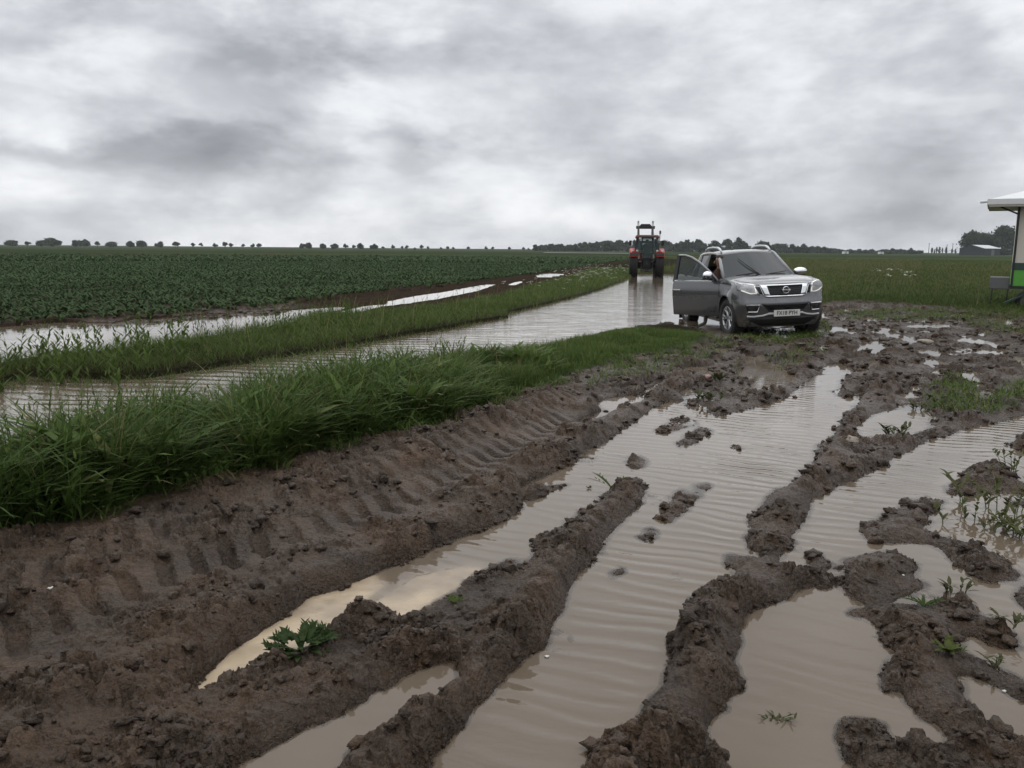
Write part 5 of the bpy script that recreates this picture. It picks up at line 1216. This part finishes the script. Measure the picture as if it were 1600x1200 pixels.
# front loader, raised: arms, cross beam and headstock show above the cab roof
ld = empty("front_loader", (0, 0, 0)); ld.parent = tr
for s in (-1, 1):
    MB().tube([(s * .53, 1.5, 1.7), (s * .53, 2.6, 2.6), (s * .53, 3.6, 3.40)], [.10, .11, .10], 4).build("loader_arm", M_tdark, ld)
    MB().tube([(s * .53, 3.55, 3.40), (s * .55, 3.70, 3.62), (s * .55, 3.70, 3.80)], [.08, .075, .07], 8).build("loader_pin", M_ptip, ld)
    MB().tube([(s * .53, 2.0, 1.2), (s * .53, 3.0, 2.8)], .06, 8).build("loader_ram", M_ptip, ld)
    MB().box((s * .53, 3.62, 3.02), (.15, .2, .85)).build("headstock_post", M_tdark, ld)
MB().box((0, 3.62, 3.36), (1.42, .18, .20)).box((0, 3.62, 3.51), (.95, .16, .16), taper=(.7, 1)).build("headstock_beam", M_tdark, ld, bevel=.02)
MB().box((0, 2.4, 2.35), (1.06, .14, .14)).build("loader_cross_tube", M_tdark, ld)
tdr = person_mesh("person", (0, -.05, 1.66), (0, .08, 2.36), (-.20, .0, 2.08), (.20, .0, 2.08), (-.26, .22, 1.86), (-.15, .50, 1.98), (.26, .22, 1.86), (.15, .50, 1.98),
    (-.16, .42, 1.66), (-.18, .58, 1.30), (-.18, .72, 1.27), (.16, .42, 1.66), (.18, .58, 1.30), (.18, .72, 1.27), [M_jean, M_jean, M_skin, M_boot], (1, 0, 0), (TX, TY, -.12), TRZ)
tag(tdr, "person in dark clothes sitting at the wheel in the tractor cab", "person")
# ================================================================== KIOSK TRAILER at the right edge, barn, poles and far small things
M_cream = simple("cream_panel", (.58, .55, .47), .55, var=.06, scale=3, dirt=.18); M_dgreen = simple("dark_green_band", (.018, .045, .035), .45, dirt=.2); M_lgreen = simple("bright_green_panel", (.085, .33, .035), .4, var=.15, dirt=.3)
M_wroof = simple("white_roof_sheet", (.66, .67, .66), .5, var=.05, scale=4, dirt=.12); M_steel = simple("grey_steel", (.13, .13, .13), .5, .4, dirt=.2)
g = ground_at(1588, 486); KX, KY = g[0], g[1] + .4
kr = empty("kiosk_trailer", (KX, KY, 0), -.52); tag(kr, "cream and green kiosk trailer with white overhanging canopy at the right edge", "trailer")
LK, WK = 4.6, 2.1      # runs off to the right; its end wall and long side face us
def wallbox(x0, x1, y0, y1, z0, z1): return ((x0 + x1) / 2, (y0 + y1) / 2, (z0 + z1) / 2), (x1 - x0, y1 - y0, z1 - z0)
MB().box(*wallbox(0, LK, 0, WK, 1.38, 3.12)).build("upper_wall", M_cream, kr, bevel=.03)
MB().box(*wallbox(-.012, LK + .012, -.012, WK + .012, 1.20, 1.42)).build("green_band", M_dgreen, kr)
MB().box(*wallbox(-.006, LK, -.006, WK, .72, 1.22)).build("lower_panel", M_lgreen, kr, bevel=.02)
MB().box(*wallbox(-.02, LK, -.02, WK, .64, .73)).build("chassis_rail", M_black, kr)
b = MB(); b.box(*wallbox(-.02, .04, -.03, .03, .72, 3.10)); b.build("corner_trim", M_black, kr)
MB().box(*wallbox(1.2, 3.4, -.014, .03, 1.72, 2.72)).build("serving_hatch", M_tdark, kr)
for x in (.62, 1.18, 3.46): MB().box(*wallbox(x, x + .02, -.006, .02, 1.43, 3.10)).build('panel_joint', M_steel, kr)
# canopy roof: shallow double pitch with a deep white eave
x0, x1 = -.80, LK + .8; y0, y1, ym = -.55, WK + .5, WK / 2
P = [[(x, y0, 3.15), (x, y0 + .02, 3.27), (x + (.0 if x < 1 else 0), ym, 3.72 if x > 0 else 3.36), (x, y1 - .02, 3.27), (x, y1, 3.15)] for x in (x0, .6, LK, x1)]
rf = MB().grid(P).build("canopy", M_wroof, kr); md = rf.modifiers.new("t", 'SOLIDIFY'); md.thickness = .03; md.offset = -1
MB().box(*wallbox(x0 - .02, x1, y0 - .02, y0 + .01, 3.12, 3.28)).box(*wallbox(x0 - .03, x0, y0, y1, 3.12, 3.29)).build("eave_board", M_wroof, rf)
MB().box(*wallbox(x0 + .01, x1, y0 + .02, y1, 3.06, 3.14)).build("eave_underside", M_cream, rf)
MB().tube([(x0 - .22, y0 + .1, 3.20), (x0 + .05, y0 + .1, 3.22)], .04, 6).build("gutter_spout", M_wroof, rf)
MB().tube([(-.02, -.05, 2.86), (-.56, -.35, 3.10)], .025, 6).build("canopy_strut", M_black, kr)
# fold-down step at the end wall, wheel and drawbar
st = MB().box((-.30, .5, .80), (.52, .8, .36)).build("end_locker", M_steel, kr, bevel=.02)
for y in (.18, .82): MB().tube([(-.48, y, .64), (-.50, y, .03)], .02, 6).build("locker_leg", M_black, st)
MB().tube([(-.06, .1, .64), (-.10, .1, .03)], .02, 6).build("corner_steady", M_black, kr)
for x in (.45, 1.25):
    w = empty("wheel", (x, -.02, .30)); w.parent = kr; MB().lathe([(.17, -.08), (.28, -.09), (.31, -.05), (.31, .05), (.28, .09), (.17, .08), (.17, -.08)], 28, 'y').build("tyre", M_rub, w, smooth=True); MB().lathe([(0, -.05), (.17, -.06), (.18, .06), (0, .05)], 20, 'y').build("rim", M_steel, w)
MB().lathe([(.38, -.16), (.42, -.16), (.42, .14), (.38, .14), (.38, -.16)], 24, 'y', (.85, .0, .32)).box((.25, -.08, .42), (.9, .22, .05), rot=(0, -.5, 0)).build("wheel_guard", M_dgreen, kr)
# ---- barn far off on the right, in front of big trees
M_barn = simple("black_barn_boards", (.022, .024, .024), .8, var=.3, scale=1.0); M_tin = simple("pale_tin_roof", (.52, .54, .54), .45, .3, var=.15, scale=.6)
BY = 600; bx0 = at_depth(1497, BY)[0]; sc_ = BY / F * cp
bn = empty("barn", (bx0, BY, 0), -.49); tag(bn, "black barn with pale tin roof below the big trees", "barn")
gw, gl, ev, ap = 17.0, 25.0, 10.6 * sc_, 15.6 * sc_
bn.rotation_euler = (0, 0, math.radians(-53))
MB().prism([(0, 0, 0), (gw, 0, 0), (gw, 0, ev), (gw / 2, 0, ap), (0, 0, ev)], (0, gl, 0)).build("wall", M_barn, bn)
for x, y0, mt in ((gw + .45, -.4, M_tin), (-.45, -.4, M_barn)):
    xm = gw / 2; P = [[(xm, y0, ap + .14), (xm, gl + .4, ap + .14)], [(x, y0, ev - .02), (x, gl + .4, ev - .02)]]
    MB().grid(P).build("roof", mt, bn).modifiers.new("t", 'SOLIDIFY').thickness = .12
MB().box((gw + .04, gl * .52, ev * .42), (.1, 4.7, ev * .82)).build("door", M_steel, bn)
# ---- wooden poles, far white trailers
M_pole = simple("weathered_wood", (.07, .065, .06), .8)
for px, top, lab in ((1449, 380, "far wooden power pole left of the poplars"), (1477, 382, "short far wooden power pole among the poplars"), (1486, 380, "far wooden power pole nearest the barn")):
    Y = 1000; x = at_depth(px, Y)[0]; h = (395.5 - top) * Y / F * cp + 1; p = empty("power_pole", (x, Y, 0)); tag(p, lab, "pole", "far power poles")
    MB().tube([(0, 0, 0), (0, 0, h)], [.35, .26], 8).build("pole", M_pole, p); MB().box((0, 0, h - .6), (2.8, .25, .28)).build("crossarm", M_pole, p)
for px, wpx, lab in ((1319, 9, "left small white caravan far off beyond the rough grass"), (1374.5, 8, "right small white caravan far off beyond the rough grass")):
    Y = 560; x = at_depth(px, Y)[0]; s = Y / F; t = empty("caravan", (x, Y, .1)); tag(t, lab, "caravan", "far white caravans")
    L_ = wpx * s; MB().box((0, 0, .3 + .75), (L_, 1.9, 1.5), taper=(.92, .9)).build("body", M_wroof, t, bevel=.15)
    MB().box((.1, -.95, 1.3), (L_ * .4, .05, .35)).build("window", M_glass, t)
    for q in (-.3, .3): MB().lathe([(0, -.1), (.33, -.1), (.33, .1), (0, .1)], 14, 'y', (q * 1.2, -.85, .33)).build("wheel", M_rub, t)
# ---- stones and litter in the mud
M_stone = simple("pale_stone", (.24, .20, .16), .6, var=.25, scale=20, bump=.01); M_pink = simple("pinkish_stone", (.28, .17, .14), .6, var=.2, scale=20); M_lit = simple("white_scrap", (.55, .54, .50), .6, var=.1)
def stone(px, py, r, mat, label, name="stone", flat=.6, cat="stone"):
    g = ground_at(px, py, .03); z = max(hz(g[0], g[1]), 0); P = []
    rs = np.random.default_rng(int(px)); 
    for i in range(7):
        ph = PI * i / 6; row = []
        for k in range(10):
            a = TAU * k / 10; q = r * (1 + .18 * rs.normal()) if 0 < i < 6 else r
            row.append((q * math.sin(ph) * math.cos(a) * 1.25, q * math.sin(ph) * math.sin(a), q * flat * math.cos(ph)))
        P.append(row)
    o = MB().grid(P, close_v=True).build(name, mat, None, smooth=True); o.location = (g[0], g[1], z + r * flat * .4); o.rotation_euler = (0, 0, px); tag(o, label, cat); return o
stone(1330, 694, .06, M_stone, "pale rounded stone on the ridge between the pond and the wide rut")
stone(1104, 594, .07, M_pink, "pinkish stone in the wet mud in front of the pickup")
stone(1447, 534, .13, M_stone, "pale flat stone in the churned mud behind the far puddles", flat=.4)
stone(82, 945, .012, M_lit, "small white scrap lying on the dark mud at the left", "litter_scrap", .5, "litter")
stone(321, 812, .018, M_lit, "pale wet scrap on the mud below the tall grass", "litter_scrap", .4, "litter")
stone(855, 1016, .009, M_lit, "tiny white scrap floating at the edge of the wide rippled rut", "litter_scrap", .5, "litter")
stone(1571, 1070, .007, M_lit, "tiny pale pebble on the mud ridge at the bottom right", "pebble", .7, "stone")
stone(1411, 903, .006, M_lit, "tiny white pebble on the dark mud island in the right puddle", "pebble", .7, "stone")
# ================================================================== TREES along the horizon
m_treeleaf = mat_leaf("tree_leaf", (.026, .040, .018), (.050, .068, .028), (.06, .06, .03), trans=.1, rough=.7, spec=.1); m_bark = simple("bark", (.045, .038, .032), .9, bump=.02, bscale=6)
def crown_arrays(R, Hc, z0, nl, leaf, seed, shape=1.0, lobes=14):
    """leaf clumps scattered through a lobed crown of half width R and height Hc whose base is z0"""
    r = np.random.default_rng(seed); V = []; T = []
    for l in range(lobes):
        a = r.random() * TAU; q = math.sqrt(r.random()) * .68; zz = r.random()
        prof = math.sin(PI * min(1, (.12 + .88 * zz) ** shape)) ** .5
        c = np.array([R * q * prof * math.cos(a), R * q * prof * math.sin(a), z0 + Hc * (.18 + .66 * zz)]); rad = np.array([R, R, Hc * .62]) * (.30 + .20 * r.random()) * (.55 + .45 * prof)
        n = nl // lobes; d = r.normal(size=(n, 3)); d /= np.linalg.norm(d, axis=1)[:, None]; d[:, 2] = np.where(d[:, 2] < -.5, -d[:, 2], d[:, 2])
        p = c + d * rad * (r.random(n)[:, None] ** .4) * (1 + .18 * r.normal(size=(n, 1)))
        u = r.normal(size=(n, 3)); u /= np.linalg.norm(u, axis=1)[:, None]; w = np.cross(u, d + .4 * r.normal(size=(n, 3))); w /= np.linalg.norm(w, axis=1)[:, None] + 1e-9
        s = leaf * (.6 + .8 * r.random(n))[:, None]
        V.append(np.stack([p - u * s, p + w * s * .7, p + u * s, p - w * s * .7], 1).reshape(-1, 3)); T.append(np.repeat(np.clip(.2 + .6 * r.random() + .3 * (r.random(n) - .5), 0, 1), 4))
    V = np.concatenate(V); V[:, 2] = np.maximum(V[:, 2], .1); return V, np.concatenate(T)
def crown_mesh(name, *a, **k):
    V, T = crown_arrays(*a, **k); Fc = np.arange(len(V)).reshape(-1, 4)
    o = np_mesh(name, V, Fc, m_treeleaf, None, attrs={'tint': T, 'dry': T * 0}); me = o.data; bpy.data.objects.remove(o); return me
def trunk_mesh(h, r0, seed, limbs=5, top=.55):
    r = np.random.default_rng(seed); b = MB(); b.tube([(0, 0, -.3), (.05 * h * r.normal() * .3, 0, h * .4), (0, 0, h * top), (.02 * h, 0, h * (top + .25))], [r0 * 1.3, r0, r0 * .75, r0 * .3], 8)
    for i in range(limbs):
        a = r.random() * TAU; z = h * (.28 + .3 * r.random()); l = h * (.2 + .15 * r.random())
        b.tube([(0, 0, z), (l * .5 * math.cos(a), l * .5 * math.sin(a), z + l * .45), (l * math.cos(a), l * math.sin(a), z + l * .75)], [r0 * .5, r0 * .35, r0 * .15], 6)
    o = b.build("trunk", m_bark); me = o.data; bpy.data.objects.remove(o); return me
# prototypes of unit size: (crown mesh, trunk mesh, height)
ROUND = [(crown_mesh("crown", 2.7, 4.4, 1.6, 1500, .42, s, lobes=12), trunk_mesh(6, .20, s)) for s in (1, 2, 3, 4)]          # lone round tree, 6 m
BUSH = [(crown_mesh("crown", 4.2, 5.6, .1, 2200, .5, s, lobes=22), trunk_mesh(5, .22, s)) for s in (11, 12, 13)]        # broad bushy tree to the ground, 6 m
POPLAR = [(crown_mesh("crown", 1.2, 10.5, .8, 900, .36, s, shape=.8, lobes=18), trunk_mesh(11, .22, s)) for s in (21, 22)]
BIG = [(crown_mesh("crown", 8.5, 13.0, 1.2, 4200, .60, s, lobes=34), trunk_mesh(14, .5, s, 8)) for s in (31, 32, 33)]
def tree(name, proto, x, y, sx_, sz, label, cat="tree", group=None, z=0.0):
    e = empty(name, (x, y, z), rng.random() * TAU); e.scale = (sx_, sx_, sz); tag(e, label, cat, group)
    for nm, me in (("crown", proto[0]), ("trunk", proto[1])):
        o = bpy.data.objects.new(nm, me); COL.objects.link(o); o.parent = e
    return e
ORD = "first second third fourth fifth sixth seventh eighth ninth tenth eleventh twelfth thirteenth fourteenth fifteenth sixteenth seventeenth eighteenth nineteenth twentieth".split()
YT = 760; k_ = YT / F * cp
hor = lambda px: 384.2 + .0083 * px          # pixel row where the field meets the sky
# left clumps: (px, width px, height px)
clumps = [(19, 24, 10), (37, 11, 8), (60, 18, 10), (78, 26, 14), (96, 26, 13), (108, 16, 11), (119, 11, 11), (134, 20, 12), (156, 12, 9), (173, 22, 9), (194, 8, 6), (209, 14, 10), (226, 20, 11), (240, 6, 7), (248, 13, 10)]
G1 = "bushy trees of the horizon row"
for i, (px, w, h) in enumerate(clumps):
    x = at_depth(px, YT)[0]; wide = "broad" if w >= 18 else "narrow"
    tree("bushy_tree" if w > 12 else "round_tree", (BUSH if w > 12 else ROUND)[i % 3], x, YT + rng.normal() * 6, w * k_ / (8.6 if w > 12 else 5.6), h * k_ / 6.0, f"{wide} tree, {ORD[i]} from the left end of the horizon tree row", group=G1)
lone = [(266, 10, 10), (283, 8, 9), (300, 8, 8), (316, 8, 8), (333, 9, 8), (348, 9, 10), (364, 9, 8), (380, 7, 7), (394, 7, 8), (409, 8, 8)]
for i, (px, w, h) in enumerate(lone):
    x = at_depth(px, YT)[0]; tree("round_tree", ROUND[i % 4], x, YT + rng.normal() * 8, w * k_ / 5.4, h * k_ / 6.0, f"small round tree, {ORD[i]} of the even row left of the horizon gap", group="evenly spaced round trees on the horizon")
mids = [(464, 8, 9, 1), (471, 7, 8, 0), (483, 12, 10, 1), (497, 13, 9, 1), (510, 9, 8, 0), (521, 13, 9, 1), (536, 9, 9, 0), (550, 7, 7, 0), (560, 12, 10, 1), (574, 7, 7, 1), (586, 12, 9, 1), (600, 6, 5, 0), (611, 7, 8, 0), (622, 5, 6, 0), (634, 7, 7, 0), (646, 5, 4, 1), (656, 7, 8, 0), (667, 6, 6, 0)]
for i, (px, w, h, bsh) in enumerate(mids):
    x = at_depth(px, YT)[0]; tree("bushy_tree" if bsh else "round_tree", (BUSH if bsh else ROUND)[i % 3], x, YT + rng.normal() * 8, w * k_ / (8.6 if bsh else 5.4), h * k_ / 6.0, f"{'bushy' if bsh else 'round'} little tree, {ORD[i]} to the right of the horizon gap", group="trees right of the gap in the horizon row")
lasts = [(688, 5, 5), (698, 6, 6), (708, 5, 5), (729, 6, 6), (758, 6, 7), (768, 6, 6), (794, 7, 6), (816, 5, 6), (825, 5, 5)]
for i, (px, w, h) in enumerate(reversed(lasts)):
    x = at_depth(px, YT)[0]; tree("round_tree", ROUND[i % 4], x, YT + rng.normal() * 8, w * k_ / 5.4, h * k_ / 6.0, f"tiny round tree, {ORD[i]} to the left of the dark wood", group="tiny trees left of the dark wood")
# the wood behind the tractor and the pickup: one mass of crowns
tops = [(832, 6), (838, 10), (848, 10), (862, 10), (880, 10), (900, 11), (915, 13), (935, 15), (960, 16), (985, 17), (1010, 17), (1040, 18), (1070, 20), (1090, 20), (1110, 18), (1140, 19), (1170, 22), (1185, 20), (1205, 15), (1235, 13), (1255, 14), (1290, 11), (1320, 8), (1350, 6), (1362, 4), (1372, 6), (1400, 6), (1420, 9), (1440, 6), (1452, 5)]
VV, TT = [], []; YW = 820; kw = YW / F * cp; r_ = np.random.default_rng(5); px = 836.0
while px < 1450:
    h = (np.interp(px, [t[0] for t in tops], [t[1] for t in tops]) * (.72 + .42 * r_.random()) + 1.2) * kw
    R = max(h * (.42 + .2 * r_.random()), 4.0); V, T = crown_arrays(R, h, -.04 * h, 900, max(.075 * h, .6), int(px * 7), lobes=15)
    V = V + np.array([at_depth(px, YW)[0], YW + r_.random() * 60, 0]); VV.append(V); TT.append(T); px += R / kw * (.5 + .35 * r_.random())
px = 838.0
while px < 1448:      # undergrowth along its foot
    h = np.interp(px, [t[0] for t in tops], [t[1] for t in tops]) * .45 * kw + 1.5; V, T = crown_arrays(7.0, h, -.1 * h, 260, .8, int(px * 3), lobes=9)
    VV.append(V + np.array([at_depth(px, YW)[0], YW + 5 + r_.random() * 20, 0])); TT.append(T); px += 6.0 / kw
VV = np.concatenate(VV); TT = np.concatenate(TT)
wood = np_mesh("far_wood", VV, np.arange(len(VV)).reshape(-1, 4), m_treeleaf, None, attrs={'tint': TT * .6, 'dry': TT * 0}); tag(wood, "long dark wood along the horizon behind the tractor and the pickup", "wood", kind='stuff')
# poplars and the big trees round the barn
for i, (px, w, h) in enumerate([(1454, 4, 8), (1459, 3, 6), (1463, 4, 9), (1468, 5, 9), (1473, 3, 8), (1480, 5, 9), (1490, 4, 7), (1496, 4, 7)]):
    Y = 980; k2 = Y / F * cp; tree("poplar", POPLAR[i % 2], at_depth(px, Y)[0], Y + i, w * k2 / 2.6, h * k2 / 11.0 * 1.2, f"slim upright poplar, {ORD[i]} from the left in the far row before the barn", group="far row of poplars")
for i, (px, w, h, lab) in enumerate([(1513, 34, 37, "big dark tree with ragged left edge behind the barn roof"), (1538, 32, 34, "big dark tree in the middle of the three behind the barn"), (1572, 48, 45, "tallest big dark tree between the barn and the kiosk trailer"), (1604, 40, 36, "big dark tree partly hidden behind the kiosk trailer")]):
    Y = 660; k3 = Y / F * cp; tree("big_tree", BIG[i % 3], at_depth(px, Y)[0], Y + 4 * i, w * k3 / 15.5, h * k3 / 14.0, lab, group="big trees behind the barn")
for i, (px, w, h, lab) in enumerate([(1566, 22, 11, "low dark bush at the right end of the barn"), (1583, 20, 13, "low dark bush beside the kiosk trailer wall")]):
    Y = 606; k3 = Y / F * cp; tree("bush", BUSH[i], at_depth(px, Y)[0], Y, w * k3 / 8.6, h * k3 / 6, lab, "bush", "dark bushes by the barn")
# ================================================================== SKY AND LIGHT
W = bpy.data.worlds.new("World"); S.world = W; W.use_nodes = True; W.cycles.sampling_method = 'NONE'
nt = W.node_tree; nt.nodes.clear()
out = N(nt, 'ShaderNodeOutputWorld'); bg = N(nt, 'ShaderNodeBackground')
SUN_EL, SUN_AZ = math.radians(52), math.radians(-8)
sky = N(nt, 'ShaderNodeTexSky', sky_type='NISHITA', sun_disc=False, sun_elevation=SUN_EL, sun_rotation=SUN_AZ)
tc = N(nt, 'ShaderNodeTexCoord'); sep = N(nt, 'ShaderNodeSeparateXYZ'); L(nt, tc.outputs['Generated'], sep.inputs[0])
dx, dy, dz = sep.outputs
# lumpy cloud looked up along the view direction, squeezed flat so that the layers lie level
def cn(scale, detail, rough, off, flat=2.4, dist=0.0):
    mp = N(nt, 'ShaderNodeMapping'); mp.inputs['Scale'].default_value = (1, 1, flat); mp.inputs['Location'].default_value = off; L(nt, tc.outputs['Generated'], mp.inputs[0])
    n = N(nt, 'ShaderNodeTexNoise', i_Scale=scale, i_Detail=detail, i_Roughness=rough, i_Distortion=dist); L(nt, mp.outputs[0], n.inputs['Vector']); return n.outputs['Fac']
na = cn(2.2, 4.0, .5, (3.1, 1.7, .4), 2.2); nb = cn(4.2, 9.0, .56, (7.7, 4.2, 2.0), 2.3, .15); nc = cn(12.0, 7.0, .6, (1.2, 9.3, 5.0), 2.0)
pf = cn(6.5, 4.0, .5, (2.2, 5.1, 1.0), 2.2); puff = math_n(nt, 'SUBTRACT', 1.0, math_n(nt, 'MULTIPLY', math_n(nt, 'ABSOLUTE', math_n(nt, 'SUBTRACT', pf, .5)), 5.0), clamp=True)
# heavier masses: soft lumps of cloud at fixed bearings (tan azimuth, tan elevation), edges broken by noise
yy = math_n(nt, 'MAXIMUM', dy, .05)
u = math_n(nt, 'DIVIDE', dx, yy); v = math_n(nt, 'DIVIDE', dz, yy)
u = math_n(nt, 'ADD', u, math_n(nt, 'MULTIPLY', math_n(nt, 'SUBTRACT', nb, .5), .30)); v = math_n(nt, 'ADD', v, math_n(nt, 'MULTIPLY', math_n(nt, 'SUBTRACT', pf, .5), .14))
v = math_n(nt, 'ADD', v, math_n(nt, 'MULTIPLY', math_n(nt, 'SUBTRACT', nc, .5), .06))
def lump(px, py, sx, sy, a):
    d = ground_dir(px, py); u0, v0 = d[0] / d[1], d[2] / d[1]
    a1 = math_n(nt, 'POWER', math_n(nt, 'ABSOLUTE', math_n(nt, 'DIVIDE', math_n(nt, 'SUBTRACT', u, u0), sx / F)), 2.0)
    a2 = math_n(nt, 'POWER', math_n(nt, 'ABSOLUTE', math_n(nt, 'DIVIDE', math_n(nt, 'SUBTRACT', v, v0), sy / F)), 2.0)
    return math_n(nt, 'MULTIPLY', math_n(nt, 'EXPONENT', math_n(nt, 'MULTIPLY', math_n(nt, 'ADD', a1, a2), -1.0)), a)
def ground_dir(px, py):
    d = FW + CR * (px - 800) / F + CU * (600 - py) / F; return d
tot = None
for args in [(60,45,130,60,-.24),(400,75,170,55,-.22),(500,110,110,35,-.10),(160,235,260,38,-.22),(330,205,120,30,-.10),(650,235,110,28,-.12),(1000,180,180,40,-.07),
             (1250,120,260,60,-.10),(1000,265,300,32,-.13),(1450,235,260,60,-.14),(1300,335,320,35,-.12),(150,300,120,25,-.06),(1500,60,160,50,-.05),
             (820,20,170,50,.07),(600,150,130,40,.09),(220,130,120,40,.08),(570,260,50,25,.07),(920,300,90,22,.04),(350,330,320,40,.0)]:
    l = lump(*args); tot = l if tot is None else math_n(nt, 'ADD', tot, l)
front = math_n(nt, 'MULTIPLY', math_n(nt, 'SUBTRACT', dy, .05, clamp=True), 4.0, clamp=True)
tot = math_n(nt, 'MULTIPLY', tot, front)
br = math_n(nt, 'ADD', math_n(nt, 'ADD', math_n(nt, 'MULTIPLY', na, .35), math_n(nt, 'MULTIPLY', nb, .82)), math_n(nt, 'MULTIPLY', nc, .22))   # ~.66
br = math_n(nt, 'SUBTRACT', br, math_n(nt, 'MULTIPLY', puff, .10))
br = math_n(nt, 'ADD', math_n(nt, 'ADD', br, .125), tot)
ramp = N(nt, 'ShaderNodeValToRGB'); L(nt, br, ramp.inputs[0])
cr = ramp.color_ramp; cr.elements[0].position = .28; cr.elements[0].color = (.25, .26, .285, 1)
cr.elements[1].position = 1.0; cr.elements[1].color = (.90, .91, .93, 1)
for p, c in ((.48, (.35, .362, .39, 1)), (.66, (.53, .548, .58, 1)), (.80, (.71, .725, .75, 1))):
    e = cr.elements.new(p); e.color = c
# thin places let a little of the blue through
L(nt, mixc(nt, .97, sky.outputs[0], None or (0, 0, 0)), bg.inputs['Color'])
mixn = N(nt, 'ShaderNodeMix', data_type='RGBA'); mixn.inputs[0].default_value = .96
L(nt, sky.outputs[0], mixn.inputs[6])
scl = N(nt, 'ShaderNodeVectorMath', operation='SCALE'); 
# an overcast dome brightens towards the zenith
zen = math_n(nt, 'ADD', 1.0, math_n(nt, 'MULTIPLY', math_n(nt, 'SUBTRACT', dz, .42, clamp=True), 1.9)); L(nt, math_n(nt, 'MULTIPLY', zen, 1.20 / .08), scl.inputs['Scale']); L(nt, ramp.outputs[0], scl.inputs[0]); L(nt, scl.outputs[0], mixn.inputs[7])
L(nt, mixn.outputs[2], bg.inputs['Color']); bg.inputs['Strength'].default_value = .08
L(nt, bg.outputs[0], out.inputs['Surface'])
sd = bpy.data.lights.new("sun", 'SUN'); sun = bpy.data.objects.new("sun", sd); COL.objects.link(sun)
sd.energy = .5; sd.angle = math.radians(100); sd.color = (1, .97, .93)
sun.rotation_euler = (PI / 2 - SUN_EL, 0, PI - SUN_AZ + 0.0)
dv = Vector((math.sin(SUN_AZ) * math.cos(SUN_EL), math.cos(SUN_AZ) * math.cos(SUN_EL), math.sin(SUN_EL)))
sun.rotation_euler = dv.to_track_quat('Z', 'Y').to_euler()
sun.location = dv * 60
S.view_settings.view_transform = 'Standard'; S.view_settings.look = 'None'; S.view_settings.exposure = 0; S.view_settings.gamma = 1
S.render.engine = 'CYCLES'; S.cycles.max_bounces = 6; S.cycles.diffuse_bounces = 2; S.cycles.glossy_bounces = 3; S.cycles.transparent_max_bounces = 12
S.cycles.use_denoising = True

# ------------------------------------------------------------------ damp air between the viewer and the horizon
mh = bpy.data.materials.new("damp_air"); mh.use_nodes = True; nt = mh.node_tree; nt.nodes.clear()
o_ = N(nt, 'ShaderNodeOutputMaterial'); pv = N(nt, 'ShaderNodeVolumePrincipled'); pv.inputs['Color'].default_value = (.86, .90, .95, 1); pv.inputs['Density'].default_value = .00013; pv.inputs['Anisotropy'].default_value = .0
L(nt, pv.outputs[0], o_.inputs['Volume'])
hb = MB().box((0, 700, 10.4), (2600, 1440, 24.8)).build("haze", mh); tag(hb, "thin damp haze hanging over the fields", "haze", kind='stuff')
S.cycles.volume_bounces = 0; S.cycles.volume_step_rate = 4
